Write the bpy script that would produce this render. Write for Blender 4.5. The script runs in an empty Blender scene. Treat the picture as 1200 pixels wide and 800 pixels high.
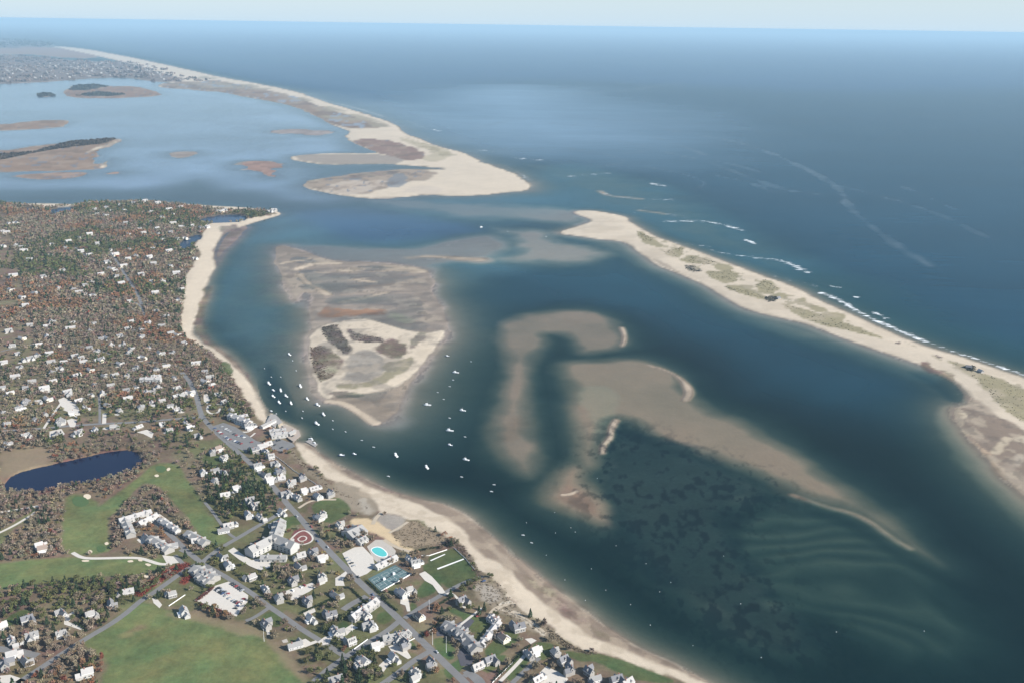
import bpy, bmesh, math, random
import numpy as np
from mathutils import Matrix, Vector
random.seed(7)
RNG = np.random.default_rng(11)
S = bpy.context.scene
COL = S.collection

# ------------------------------------------------------------------ camera
CAM_H = 600.0
FPX = 1167.0                      # 35 mm lens, in pixels of a 1200 px wide picture
PITCH = math.radians(17.61)
ROLL = math.radians(0.83)
_F = np.array([0, math.cos(PITCH), -math.sin(PITCH)])
_r0 = np.array([1.0, 0, 0]); _u0 = np.array([0, math.sin(PITCH), math.cos(PITCH)])
_R = math.cos(ROLL)*_r0 + math.sin(ROLL)*_u0
_U = -math.sin(ROLL)*_r0 + math.cos(ROLL)*_u0
CAMP = np.array([0, 0, CAM_H])
cd = bpy.data.cameras.new('camera'); cam = bpy.data.objects.new('camera', cd); COL.objects.link(cam)
cd.sensor_width = 36.0; cd.lens = 36.0*FPX/1200.0
cd.clip_start = 1.0; cd.clip_end = 400000.0
cam.matrix_world = Matrix(((_R[0], _U[0], -_F[0], 0), (_R[1], _U[1], -_F[1], 0), (_R[2], _U[2], -_F[2], CAM_H), (0, 0, 0, 1)))
S.camera = cam

# ------------------------------------------------------------------ light
SUN_EL = math.radians(31); SUN_AZ = math.radians(112)    # azimuth clockwise from +Y (the way the camera looks)
w = bpy.data.worlds.new('World'); S.world = w; w.use_nodes = True
nt = w.node_tree; bg = nt.nodes['Background']
sky = nt.nodes.new('ShaderNodeTexSky'); sky.sky_type = 'NISHITA'; sky.sun_disc = False
sky.sun_elevation = SUN_EL; sky.sun_rotation = SUN_AZ
sky.altitude = 0; sky.air_density = 1.0; sky.dust_density = 0.3; sky.ozone_density = 1.2
tint = nt.nodes.new('ShaderNodeMix'); tint.data_type = 'RGBA'; tint.blend_type = 'MULTIPLY'; tint.inputs[0].default_value = 1.0
tint.inputs[7].default_value = (0.92, 0.96, 1.0, 1)
nt.links.new(sky.outputs[0], tint.inputs[6]); 
tcw = nt.nodes.new('ShaderNodeTexCoord'); sx = nt.nodes.new('ShaderNodeSeparateXYZ'); nt.links.new(tcw.outputs['Generated'], sx.inputs[0])
def _wm(op, a, b):
    q = nt.nodes.new('ShaderNodeMath'); q.operation = op
    for s_, v_ in zip(q.inputs, (a, b)):
        if hasattr(v_, 'is_linked'): nt.links.new(v_, s_)
        else: s_.default_value = v_
    return q.outputs[0]
band = _wm('EXPONENT', _wm('MULTIPLY', _wm('ABSOLUTE', sx.outputs[2], 0), -9.0), 0)      # pale band of air low on the sky
hz = nt.nodes.new('ShaderNodeMix'); hz.data_type = 'RGBA'; nt.links.new(band, hz.inputs[0]); nt.links.new(tint.outputs[2], hz.inputs[6])
hz.inputs[7].default_value = (4.2, 5.3, 6.15, 1)
nt.links.new(hz.outputs[2], bg.inputs[0]); bg.inputs[1].default_value = 0.075
sd_ = bpy.data.lights.new('sun', 'SUN'); sun = bpy.data.objects.new('sun', sd_); COL.objects.link(sun)
sd_.energy = 4.2; sd_.angle = math.radians(0.53); sd_.color = (1.0, 0.955, 0.885)
sv = Vector((math.sin(SUN_AZ)*math.cos(SUN_EL), math.cos(SUN_AZ)*math.cos(SUN_EL), math.sin(SUN_EL)))
sun.rotation_euler = sv.to_track_quat('Z', 'Y').to_euler(); sun.location = (0, 0, 2000)
S.view_settings.view_transform = 'Standard'; S.view_settings.look = 'None'
S.view_settings.exposure = 0.97; S.view_settings.gamma = 1.0
S.render.engine = 'CYCLES'
S.cycles.use_denoising = True
S.cycles.max_bounces = 6; S.cycles.diffuse_bounces = 2; S.cycles.glossy_bounces = 2
S.cycles.transparent_max_bounces = 8; S.cycles.volume_bounces = 0
HAZE_DENSITY = 3.5e-5
HAZE_COLOR = (0.53, 0.79, 1.0, 1)

# ------------------------------------------------------------------ survey: points of the photograph brought down to the ground
def at(x, y, z=0.0):
    d = _F*FPX + _R*(x-600.0) + _U*(400.0-y)
    t = (z-CAM_H)/d[2]
    return CAMP + d*t
def pix(p):
    d = np.asarray(p, float)-CAMP; k = d@_F
    return 600+FPX*(d@_R)/k, 400-FPX*(d@_U)/k
def P(s): return [tuple(float(v) for v in t.split(',')) for t in s.split()]
def ground(pts, z=0.0): return np.array([at(x, y, z)[:2] for x, y in pts])
def chaikin(pts, n=1, closed=True):
    a = np.array(pts, float)
    for _ in range(n):
        if closed:
            b = np.roll(a, -1, 0); q = a*.75+b*.25; r = a*.25+b*.75
            a = np.stack([q, r], 1).reshape(-1, 2)
        else:
            b = a[1:]; c = a[:-1]; q = c*.75+b*.25; r = c*.25+b*.75
            a = np.concatenate([a[:1], np.stack([q, r], 1).reshape(-1, 2), a[-1:]])
    return a

# ------------------------------------------------------------------ noise and distance helpers
def _hash(ix, iy, seed):
    h = (ix.astype(np.int64)*374761393 + iy.astype(np.int64)*668265263 + seed*982451653) & 0xffffffff
    h = ((h ^ (h >> 13))*1274126177) & 0xffffffff
    return ((h ^ (h >> 16)) & 0xffff).astype(np.float32)/65535.0
def vnoise(x, y, seed):
    ix = np.floor(x); iy = np.floor(y); fx = (x-ix).astype(np.float32); fy = (y-iy).astype(np.float32)
    fx = fx*fx*(3-2*fx); fy = fy*fy*(3-2*fy)
    a = _hash(ix, iy, seed); b = _hash(ix+1, iy, seed); c = _hash(ix, iy+1, seed); d = _hash(ix+1, iy+1, seed)
    return (a*(1-fx)+b*fx)*(1-fy)+(c*(1-fx)+d*fx)*fy
def fbm(x, y, scale, octv=4, seed=0):       # about -1 .. 1
    t = np.zeros(x.shape, np.float32); amp = 1.0; tot = 0; f = 1.0/scale
    for o in range(octv):
        t += amp*(vnoise(x*f+o*17.3, y*f-o*9.1, seed+o)*2-1); tot += amp; amp *= .5; f *= 2.03
    return t/tot*1.6
def sstep(a, b, x):
    t = np.clip((x-a)/(b-a), 0, 1); return t*t*(3-2*t)
FAR = -1e7
def sdf(poly, X, Y, margin):
    """signed distance in metres, positive inside; FAR beyond the margin"""
    lo = poly.min(0)-margin; hi = poly.max(0)+margin
    idx = np.nonzero((X > lo[0]) & (X < hi[0]) & (Y > lo[1]) & (Y < hi[1]))[0]
    out = np.full(X.shape, FAR, np.float32)
    if len(idx) == 0: return out
    x = X[idx].astype(np.float32); y = Y[idx].astype(np.float32)
    d2 = np.full(x.shape, 1e18, np.float32); ins = np.zeros(x.shape, bool)
    n = len(poly)
    for i in range(n):
        ax, ay = (float(v) for v in poly[i]); bx, by = (float(v) for v in poly[(i+1) % n])
        ex, ey = bx-ax, by-ay; L = ex*ex+ey*ey
        if L < 1e-9: continue
        px = x-np.float32(ax); py = y-np.float32(ay)
        t = np.clip((px*np.float32(ex)+py*np.float32(ey))/np.float32(L), 0, 1)
        dx = px-t*np.float32(ex); dy = py-t*np.float32(ey)
        np.minimum(d2, dx*dx+dy*dy, out=d2)
        if ay != by:
            c = (y < ay) != (y < by)
            ins ^= c & (px < (y-np.float32(ay))*np.float32(ex/ey))
    d = np.sqrt(d2); out[idx] = np.where(ins, d, -d)
    return out
def linedist(pts, X, Y, margin):
    lo = pts.min(0)-margin; hi = pts.max(0)+margin
    idx = np.nonzero((X > lo[0]) & (X < hi[0]) & (Y > lo[1]) & (Y < hi[1]))[0]
    out = np.full(X.shape, 1e7, np.float32)
    if len(idx) == 0: return out
    x = X[idx]; y = Y[idx]; d2 = np.full(x.shape, 1e18)
    for (ax, ay), (bx, by) in zip(pts[:-1], pts[1:]):
        ex, ey = bx-ax, by-ay; L = ex*ex+ey*ey+1e-9
        t = np.clip(((x-ax)*ex+(y-ay)*ey)/L, 0, 1)
        np.minimum(d2, (x-ax-t*ex)**2+(y-ay-t*ey)**2, out=d2)
    out[idx] = np.sqrt(d2); return out
# ------------------------------------------------------------------ outlines of the coast, read off the photograph as map points
SHAPES = {}
def shape(name, s, smooth=1): SHAPES[name] = ground(chaikin(P(s), smooth) if smooth else P(s))
shape('mainland', '-700,233 -300,234 0,237 18,239 55,238.5 90,240 100,236 130,236 175,234.5 210,238.5 240,241 280,243 300,244.5 318,246.5 330,250 326,253.5 312,257 298,261.5 284,266 276,268 262,275 254,287 250,300 255,310 249,321 243,335 240,350 234,362 230,375 227,386 231,395 240,403 254,410 268,420 283,434 294,450 302,462 309,477 313,490 316,484 322,484 330,493 350,503 352,510 343,517 354,518 364,518 372,526 386,537 402,546 420,556 440,567 462,576 482,582 505,588 522,591 536,597 551,605 565,617 581,631 600,646 625,667 650,689 675,707 700,727 722,743 750,760 790,777 827,796 900,830 1000,900 1000,1100 -700,1100', 1)
shape('northbeach', '55,53.5 92,56.5 131,63.2 180,73 230,84.5 262,91.5 300,98 345,107 385,121 420,131.5 450,140.5 464,147 471,154.5 490,163 520,174 545,179.5 560,188 590,199 610,207.5 620,216 621,221 616,223.5 600,225.5 560,229 530,230 500,229 465,231.5 440,232.5 420,231.5 400,229.5 380,227 365,223.5 354,219.5 351,217 364,212.5 385,208 420,203.5 450,200 480,198.5 518,199 521,197.5 500,195.5 474,194 457,192.5 420,192.5 383,193.5 356,190 334,186 354,181.5 400,180 430,180.5 446,179 430,174.5 412,167 404,160 411,155 402,151 391,147 375,138.5 347,125.5 320,119 300,116 280,112 260,108 240,107 215,104 190,103 181,100 200,96.5 222,94.5 190,86 150,74 120,67 80,58.5', 1)
shape('southbeach', '652,273.5 669,267 688,262 693,258 684,254 674,250.5 673,247.5 693,247 715,250 736,254.5 738,260 754,269 770,278 792,286 814,293 836,301 864,311.5 891,322.5 925,333.5 966,355 1004,371 1045,389.5 1082,404 1120,415.5 1165,430.5 1200,441.5 1300,474 1600,570 1600,860 1290,655 1200,582 1187,571 1169,556 1157,537 1139,518 1124,500 1115,485 1120,477 1137,472 1136,464 1127,454 1112,441.5 1094,432 1075,426.5 1052,418.5 1022,408 989,396.5 955,382.5 917,373.5 880,364 864,356.5 847,346.5 834,338.5 812,327.5 792,319.5 770,311.5 748,295.5 737,286.5 724,282.5 704,281 682,277.5', 1)
shape('tern', '322,289 332,287.5 345,291 372,300 398,306 430,307 470,309 500,314 508,325 505,342 514,356 521,372 526,380 524,389 507,414 488,437 470,477 457,494 441,497 425,486 404,471.5 385,470 374,462 368,433 362,408 364,386 364.5,364 367,348 357,342 351,350 344,354 338,343 331,329 327,317 321,300', 1)
# drowned shoals
shape('shoal_tern', '316,288 340,284 400,286 450,290 490,288 525,279 560,273.5 590,275 605,286 601,296 577,305 540,308.5 515,313 511,326 508,344 522,362 531,379 528,395 509,420 493,442 476,480 478,500 462,503 440,501 420,488 400,474 378,470 366,445 358,410 361,380 362,360 350,360 338,352 322,318', 2)
shape('shoal_west', '575,380 598,371 633,363 668,360.5 703,364.5 727,376 739,392 731,408 710,413.5 676,417 668,405 658,393 640,391 650,397 645,408 633,421 623,442 622,473 632,504 640,531 634,560 617,563 594,552 571,521 564.5,506 574,485 590,454 589,427 582,404', 2)
shape('shoal_east', '643,433 652,421 695,419 741,417 772,424 797,437 812,453 841,481 873,487 920,518 967,548 1013,577 1060,617 1093,648 1110,664 1086,654 1060,640 1027,616 995,599.5 962,592 929,580 897,564 864,550 827,536 794,527 757,513 740,499 728,494 723,498 716,513 708,528 711,548 690,556 675,560 669,545 668,516 664,493 664,462 652,446', 2)
shape('shoal_south', '668,539 695,547 690,558 700,570 716,585 724,605 720,617 695,615 656,601 633,590 631,572 646,553', 2)
shape('rip_field', '825,612 860,592 905,570 940,584 1000,603 1060,640 1110,666 1160,718 1190,775 1150,800 1050,790 960,745 880,710 835,655', 2)
shape('eel', '722,500 760,515 800,529 850,546 895,566 905,580 870,595 850,612 870,640 890,680 930,715 955,745 940,768 880,755 800,700 745,645 722,610 715,590 692,562 708,535', 2)
shape('shoal_mid', '560,262 600,268 640,268 660,280 700,290 724,300 700,309 660,311 620,310 580,308 545,310 560,300 590,296 600,285', 2)
shape('shoal_inlet', '420,233 480,232 540,236 600,240 640,240 680,244 700,256 680,266 640,262 600,258 560,259 500,250 440,246', 2)
shape('shoal_sea', '540,168 600,185 640,190 700,195 760,208 800,222 830,240 880,262 930,290 960,318 1000,350 960,352 900,326 840,302 780,284 740,268 738,252 690,246 672,245 640,222 622,214 590,197 560,185', 2)
shape('skirt_east', '652,277 690,270 740,282 775,310 815,325 850,345 900,366 950,380 990,394 1030,407 1080,424 1110,438 1095,450 1060,442 1020,425 960,405 900,388 840,362 800,338 760,318 720,296 680,284', 2)
shape('skirt_south', '1096,478 1112,474 1125,480 1130,500 1150,525 1175,555 1200,578 1300,660 1290,690 1200,618 1160,580 1120,535 1100,505', 2)
shape('dark_pocket', '1050,430 1080,433 1110,442 1130,460 1128,472 1105,470 1075,452 1052,440', 2)
shape('deep_blue', '338,252 400,243 460,246 520,257 566,268 540,277 500,281 450,288 400,281 352,266', 2)
shape('lagoon', '-700,100 0,99 60,96 150,92 185,96 182,101 260,109 320,120 375,139 405,153 410,163 400,180 335,186 352,217 400,231 360,236 300,224 240,204 200,212 160,222 100,218 0,219 -700,222', 1)
shape('lagoon_deep', '160,202 200,208 235,204 250,214 280,228 330,238 345,250 300,243 250,238 200,236 100,232 0,229 0,222 100,220', 2)
shape('neck', '330,250 350,262 330,280 315,300 325,330 345,370 355,420 330,430 300,440 285,425 255,400 240,380 245,340 262,305 275,280', 2)
shape('wharf_deep', '300,425 325,422 335,450 345,470 360,500 330,492 312,478 302,455', 2)
# far shore across the bay
shape('far_town', '-700,66 0,64.5 40,66 100,72.5 160,73 190,81 215,91.5 255,92.5 222,97 178,96.5 148,90.5 110,92 60,96 0,99 -700,106', 1)
shape('far_flats', '-700,56 0,57 70,55 122,66.5 90,69.5 40,64 0,63.5 -700,64', 1)
shape('far_hill', '-700,44 0,46.5 30,48 64,53 60,55 0,57.5 -700,57', 1)
shape('marsh_big', '-700,176 0,178 30,172.5 72,169 82,165.5 110,163.7 137,163 141,164.7 131,170 121,175 111,183 108,189 114,193 126,187 132,186 127,197 110,199 60,200.5 0,201.5 -700,204', 1)
shape('marsh_big_low', '4,206 50,203 110,200.5 95,209 45,211.5 20,208.5', 1)
shape('marsh_left', '-300,151 0,147 50,141 75,141 81,144 70,149.5 30,152 0,154 -300,158', 1)
shape('marsh_up', '75,108 86,100 110,98.8 126,102 150,101 166,103 191,110 181,113.5 110,116 75,113.5', 1)
shape('marsh_dot', '44,111 54,109.5 66,113 47,114.5', 1)
shape('flat_a', '190,182 215,176.5 232,178 228,183 205,186', 1)
shape('flat_b', '278,192 300,187 325,190 336,196 320,198 332,205 318,209 300,202 285,198', 1)
shape('flat_c', '305,155.5 330,152 345,150.5 385,152 400,156 372,160.5 332,158', 1)
shape('flat_d', '112,204 140,200 150,203 130,206', 1)
shape('pan', '5,572 10,562 25,554 60,546 100,537 130,530 150,528.5 164,533 166.5,545 155,552.5 120,563 95,567.5 60,573.5 30,579 15,578', 1)
shape('pool_ne', '230,260 240,255 262,252 288,252 290,258 272,262 248,262', 1)
shape('pool_e', '209,287 218,279 234,274.5 238,279 226,285 222,292 212,294', 1)
shape('pool_nw1', '26,244 36,243 44,246 34,248', 1)
shape('pool_nw2', '58,247 70,243.5 86,243 88,247 72,250 60,253', 1)
shape('pool_sm', '176,288 190,285.5 200,288 186,291', 1)
shape('wharf', '300,497 313,489 318,481 324,484 331,493 350,503 352,510 343,517 332,523 315,520 296,512', 0)
shape('cove_flat', '284,264 274,266 262,273 252,287 248,300 252,313 258,310 262,301 270,292 280,284 290,273 296,265', 2)
shape('cove_strip', '247,333 240,345 232,362 226,378 226,392 238,406 258,416 276,432 290,452 297,452 288,434 270,416 250,403 240,391 236,380 239,362 248,345 252,336', 2)
# ---- relief: (shape, height at outline, rise per metre inside, top, fall per metre outside, ragged metres)
RELIEF = [
 ('mainland', 0.0, .065, 3.0, .060, 4), ('northbeach', 0.0, .040, 2.2, .016, 18), ('southbeach', 0.0, .045, 2.2, .035, 5),
 ('tern', 0.0, .020, 0.25, .020, 10), ('shoal_tern', -1.5, .025, -0.30, .035, 12), ('shoal_west', -1.7, .035, -0.62, .05, 12),
 ('shoal_east', -1.7, .035, -0.45, .05, 12), ('shoal_south', -1.4, .045, -0.12, .05, 8), ('rip_field', -4.0, .05, -1.9, .05, 12),
 ('eel', -2.3, .05, -1.25, .05, 10), ('shoal_mid', -1.8, .02, -0.45, .03, 25), ('shoal_inlet', -1.8, .015, -0.5, .02, 25),
 ('shoal_sea', -3.2, .008, -1.7, .015, 30), ('skirt_east', -2.4, .02, -0.9, .05, 12), ('skirt_south', -2.0, .05, -0.7, .06, 6),
 ('lagoon', -2.6, .004, -1.1, .02, 30), ('far_town', 0, .02, 6, .02, 20), ('far_flats', 0, .02, 1, .02, 20), ('far_hill', 0, .05, 40, .02, 20),
 ('cove_flat', -.25, .02, .22, .05, 7), ('cove_strip', -.2, .03, .25, .07, 5),
 ('neck', -3.0, .02, -1.9, .03, 10),
 ('marsh_big', 0, .02, 1.0, .01, 26), ('marsh_big_low', -.1, .01, .3, .01, 10), ('marsh_left', 0, .02, .8, .01, 26), ('marsh_up', 0, .02, 1.2, .01, 26),
 ('marsh_dot', 0, .02, 1.0, .01, 26), ('flat_a', -.1, .01, .2, .01, 28), ('flat_b', -.15, .01, .1, .01, 45), ('flat_c', -.15, .006, .15, .01, 50), ('flat_d', -.2, .01, .1, .01, 8)]
CARVE = [('deep_blue', .03, 5.0), ('lagoon_deep', .012, 3.6), ('dark_pocket', .05, 3.4), ('wharf_deep', .06, 5.0)]
HOLES = ['pan', 'pool_ne', 'pool_e', 'pool_nw1', 'pool_nw2', 'pool_sm']
# ---- bare sand bars and ridges standing out of the flats: (points, half width m, crest height)
BARS = [(P('480,302.5 500,301 520,301.5 545,303.5 562,304.5'), 26, .10), (P('420,315 440,312.5 465,315 490,318'), 26, .22), (P('443,318.5 458,316.5 466,317'), 10, .3),
 (P('729,384 732,391 732,399 729,405'), 5, .14), (P('760,428 780,433 795,441 805,451 808,460 803,468'), 6, .16), (P('722,492 716,502 716,513 707,521 706,530'), 4, .22), (P('659,579.5 668,579 676,575'), 3.5, .28),
 (P('1066,642 1045,630 1022,612 1000,601 965,592.5 930,580'), 5, -.42), (P('703,224 712,229.5 728,231 750,233'), 10, .05), (P('750,247 765,248.5 778,250.5'), 10, .1),
 (P('330,309 345,306 362,304'), 10, .45), (P('347,316 358,312 372,308 395,309'), 13, .5), (P('352,322 360,332 373,338 384,345'), 14, .5), (P('400,354 425,350 452,343'), 9, .45), (P('398,317 411,318'), 12, .5), (P('418,328 440,331'), 9, .45),
 (P('384,470 402,471.5 420,482 440,495'), 8, .55)]
shape('tern_isle', '366,388 380,380 396,377 416,373.5 434,374 455,380 475,386.5 500,390.5 523,386 520,396 505,413 487,437 468,452 446,460 420,463 396,462 384,469 374,461 372,450 364,432 362,410', 1)
RELIEF.append(('tern_isle', 0.2, .05, 2.2, .02, 4))
# ---- colour patches: (outline or shape, colour, soft edge m, ragged m, ragged scale m, weight)
SAND = (.50, .42, .32); DUNE = (.25, .215, .125); WET = (.215, .165, .122); FLATC = (.20, .163, .130); MARSH = (.215, .145, .098)
HEATH = (.115, .090, .070); PALE = (.33, .29, .235); WOOD = (.150, .112, .072); LAWN = (.062, .090, .030); FAIR = (.112, .132, .050); RUST = (.19, .085, .045)
PATCH = []
def patch(s, col, soft=6, rag=6, rs=40, wt=1.0, sm=1):
    g = SHAPES[s] if s in SHAPES else ground(chaikin(P(s), sm))
    PATCH.append((g, col, soft, rag, rs, wt))
# sea bed tones
patch('lagoon', (.33, .29, .25), 60, 60, 300); patch('shoal_west', (.42, .27, .19), 12, 10, 60); patch('shoal_east', (.42, .275, .185), 12, 10, 60); patch('shoal_south', (.42, .27, .18), 10, 10, 50)
patch('shoal_tern', (.33, .27, .23), 20, 15, 80); patch('shoal_mid', (.42, .33, .27), 30, 20, 80); patch('shoal_inlet', (.40, .33, .28), 30, 20, 80); patch('rip_field', (.17, .175, .125), 20, 10, 60)
patch('skirt_east', (.34, .29, .24), 15, 8, 60); patch('skirt_south', (.36, .28, .20), 10, 8, 50); patch('eel', (.045, .060, .048), 18, 30, 60, .95)
patch('neck', (.16, .14, .11), 20, 30, 120, .7)
patch('590,520 612,505 620,492 606,486 590,500', (.42, .24, .16), 10, 6, 30, .6); patch('905,560 930,572 948,585 925,582 905,572', (.42, .23, .15), 10, 6, 30, .6)
patch('672,455 700,450 725,458 720,485 708,515 698,520 690,490', (.44, .34, .23), 8, 6, 40, .6)
# far shore
patch('far_hill', (.09, .09, .085), 60, 60, 300); patch('far_flats', (.22, .15, .11), 60, 60, 300); patch('far_town', (.15, .115, .095), 30, 60, 250)
patch('marsh_big', MARSH, 8, 15, 80); patch('marsh_big_low', (.24, .17, .13), 10, 15, 80); patch('marsh_left', MARSH, 8, 15, 80); patch('marsh_up', (.21, .13, .085), 10, 15, 80); patch('marsh_dot', MARSH, 8, 8, 80)
patch('flat_a', (.24, .20, .17), 10, 12, 60); patch('flat_b', (.27, .17, .13), 10, 20, 60); patch('flat_c', (.24, .20, .18), 10, 20, 80); patch('flat_d', (.26, .18, .14), 10, 12, 60)
patch('0,182 40,179 82,167 135,163.5 122,168.5 80,173 40,179.5 0,188', (.05, .045, .04), 8, 10, 60)
patch('80,106 90,100.5 110,99.5 126,101.5 105,106', (.05, .05, .045), 8, 10, 60); patch('90,112.5 115,108.5 147,111 130,113', (.05, .05, .045), 8, 10, 60)
patch('141,164.5 131,170 110,177.5 99,180 112,174 128,168', SAND, 8, 8, 50); patch('116,195 122,187 131,185.5 129,197 120,198', SAND, 8, 8, 50)
# north beach
patch('northbeach', SAND, 5, 6, 60)
patch('181,100 202,97 256,94.5 300,103.5 345,113 386,129 425,140 455,147 450,151 413,151.5 391,147 375,138.5 347,125.5 320,119 280,112 240,107 200,104', (.25, .19, .135), 12, 22, 110)
patch('260,100 300,106 340,115 380,134 400,148 375,138 347,125 320,119 280,112 250,108', MARSH, 10, 20, 90, .8)
patch('411,165 430,163 455,165 470,169 490,176 500,183 492,188 478,190 455,184 430,174', (.20, .13, .10), 8, 14, 60)
patch('468,161 490,166 520,174 535,181 515,182 490,172 470,166', DUNE, 10, 14, 50, .5)
patch('340,186 356,181.5 400,180.5 446,181 475,188 470,192 420,192 383,193', (.26, .22, .18), 10, 14, 70)
patch('352,217 365,212 385,207 420,202.5 460,198 500,199 512,203 505,212 480,214 460,219 440,226 415,229 390,226 370,223', (.25, .195, .145), 10, 16, 60, .9)
patch('372,222 385,217 410,212 440,211 460,214 440,222 420,228 395,228', (.42, .35, .28), 8, 10, 50, .8); patch('470,225 490,218 515,220 520,227 495,228', (.45, .38, .30), 8, 10, 50, .8)
patch('395,210 430,203 465,200 470,205 440,207 410,212', (.10, .09, .085), 8, 10, 50, .7); patch('458,207 468,203 478,205 476,217 464,222 452,219', (.13, .15, .17), 5, 10, 40, .7)
patch('492,186 512,179 525,178 530,183 515,190 500,190', DUNE, 8, 10, 40, .5)
# south beach
patch('southbeach', SAND, 3, 4, 40)
for s in ['746,272 752,271 756,276 766,279 764,284 755,283 748,279', '752,281 765,280 771,285 778,288 776,291 765,289 754,286', '776,297 790,292 800,290 801,298 795,303 785,302', '796,304 812,300 830,304 838,308 830,311 812,310 800,308',
          '836,310 850,309 861,314 858,318 845,319 837,316', '824,320 840,318 858,318 868,322 862,332 848,334 835,328', '884,337 896,328 908,332 914,340 905,345 892,345',
          '846,336 865,334 880,342 898,348 905,353 890,352 870,346', '904,347 918,343 926,348 916,353', '935,350 945,350 941,355 932,354', '915,357 925,358 950,366 975,372 1000,383 1020,390 1036,398 1022,396 990,388 955,379 930,369',
          '970,367 985,366 992,373 985,376 972,374', '948,359 962,360 972,364 962,368 950,364']:
    patch(s, DUNE, 3, 5, 18, .95)
patch('1110,424 1120,425 1136,430 1148,438 1160,440 1175,446 1200,456 1320,500 1320,560 1200,497 1186,488 1172,477 1160,462 1146,447 1132,437', DUNE, 4, 6, 25, .95)
patch('803,312 815,313 824,318 815,320 805,317', (.09, .085, .065), 2, 4, 14, .9); patch('895,349 908,348 910,354 900,355', (.09, .085, .065), 2, 4, 14, .9); patch('1130,429 1142,430 1140,436 1131,434', (.05, .055, .04), 2, 3, 14)
patch('1048,402 1056,401 1054,405 1048,404', HEATH, 2, 3, 15); patch('1094,416 1104,419 1100,421', HEATH, 2, 3, 15)
patch('1075,423 1088,424 1092,432 1112,435 1121,445 1115,447 1102,441 1086,436', (.19, .135, .095), 3, 5, 25)
patch('1112,441 1127,452 1138,466 1152,472 1172,488 1200,506 1320,600 1320,700 1200,583 1187,571 1169,556 1157,537 1139,518 1124,500 1115,485 1120,477 1137,473', (.205, .155, .115), 5, 8, 40)
patch('1117,478 1127,477 1131,485 1130,498 1136,511 1129,507 1121,492', (.45, .37, .26), 2, 4, 25); patch('1136,512 1146,519 1160,533 1169,545 1180,560 1200,575 1200,582 1187,571 1169,556 1157,537', (.42, .31, .21), 2, 5, 25, .85)
patch('1160,530 1170,517 1182,512 1181,520 1172,532', (.46, .38, .27), 3, 4, 25, .8); patch('1190,516 1200,510 1215,520 1200,520', (.45, .38, .28), 4, 5, 25, .8); patch('1188,540 1196,532 1200,540 1194,548', (.40, .34, .26), 4, 5, 25, .7)
patch('760,300 772,306 790,315 800,322 790,318 772,310', (.25, .20, .15), 4, 6, 25, .7)
# tern island
patch('tern', FLATC, 6, 8, 50)
patch('368,352 385,340 420,338 460,342 500,332 510,345 512,372 524,383 500,388 470,372 440,368 400,365 372,366', (.24, .195, .155), 8, 10, 60, .8)
patch('380,470 402,471 440,495 455,494 470,470 485,440 500,420 520,390 500,405 480,430 455,455 425,462 396,461', (.25, .20, .15), 6, 8, 40)
patch('tern_isle', SAND, 3, 4, 25)
patch('362,392 372,385 395,377 400,372 420,373 416,368 395,362 374,358 366,372', (.26, .215, .17), 4, 8, 30, .9)
patch('372,366 380,358 395,362 415,364 440,361 456,365 447,369 425,369 405,371 385,372 374,372', (.21, .115, .065), 4, 6, 20, .9)
patch('378,384 396,381 401,393 411,406 413,411 404,417 398,410 388,404 378,392', (.085, .068, .055), 2.5, 5, 15); patch('406,385 418,392 435,395 448,397 452,404 440,402 425,403 412,398', HEATH, 2.5, 5, 15)
patch('448,402 460,397 468,401 478,406 480,415 470,421 455,422 446,415 440,410', (.145, .105, .078), 4, 6, 20); patch('364,407 376,405 390,412 402,420 398,434 385,444 376,448 370,437 365,420', (.16, .12, .085), 4, 6, 20)
patch('412,414 430,410 445,416 452,428 446,440 430,447 415,450 404,446 406,430', (.285, .25, .205), 5, 8, 25)
patch('452,424 470,424 482,416 487,420 476,434 456,447 430,455 405,457 395,455 404,449 430,449 448,440', (.205, .18, .11), 4, 6, 20, .9)
patch('487,393 494,388 500,393 492,403 482,411 478,408', HEATH, 2.5, 4, 12, .7); patch('382,460 400,459 420,461 430,463 410,467 390,465', (.09, .085, .06), 3, 4, 15, .8)
patch('455,366 470,368 485,375 480,380 468,376 456,371', (.22, .21, .14), 6, 8, 25, .7)
# mainland: rim of the shore, then the woods, then open ground
patch('cove_flat', (.185, .14, .12), 8, 8, 40); patch('cove_strip', (.17, .125, .085), 6, 6, 40)
patch('mainland', SAND, 2, 4, 40)
def inland():
    rim = ('-700,232 -300,234.5 0,237.6 18,240 30,241 48,242 56,245 66,242 88,242 101,237.5 130,237.5 175,236 210,240 225,242 240,243 255,246 275,247 300,246.5 318,248 327,250.5 315,253.5 303,256 290,258 280,262 262,262 252,262 244,266 236,277 226,290 234,294 236,300 230,307 224,318 217,326 219,337 216,350 214,365 213,380 215,390 222,398 236,407 246,414 256,423 265,433 273,445 282,460 290,474 297,485 304,492 '
           '315,499 330,503 340,513 346,520 353,535 366,547 381,558.5 401,572.5 420,580 438,590 446,602 462,604 478,610 492,612 508,622 524,630 538,638 546,650 556,664 566,672 580,678 592,692 598,701 612,717.5 636,732 658,747.5 677,760.5 701,765.5 732,775.5 764,786 797,798.5 850,830 900,880 960,1000 960,1100 -700,1100')
    return rim
SHAPES['inland'] = ground(chaikin(P(inland()), 1))
patch('254,263 272,263 285,268 278,279 262,293 257,307 254,311 250,300 254,287 262,275', (.16, .125, .105), 6, 8, 30, .9)
patch('233,362 238,345 243,335 248,340 240,360 238,375 243,390 256,404 248,405 236,396 229,386 229,374', (.15, .115, .075), 4, 6, 30)
patch('248,404 262,411 280,428 292,444 300,458 292,448 280,434 266,422', (.20, .15, .11), 3, 3, 30, .9)
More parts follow.
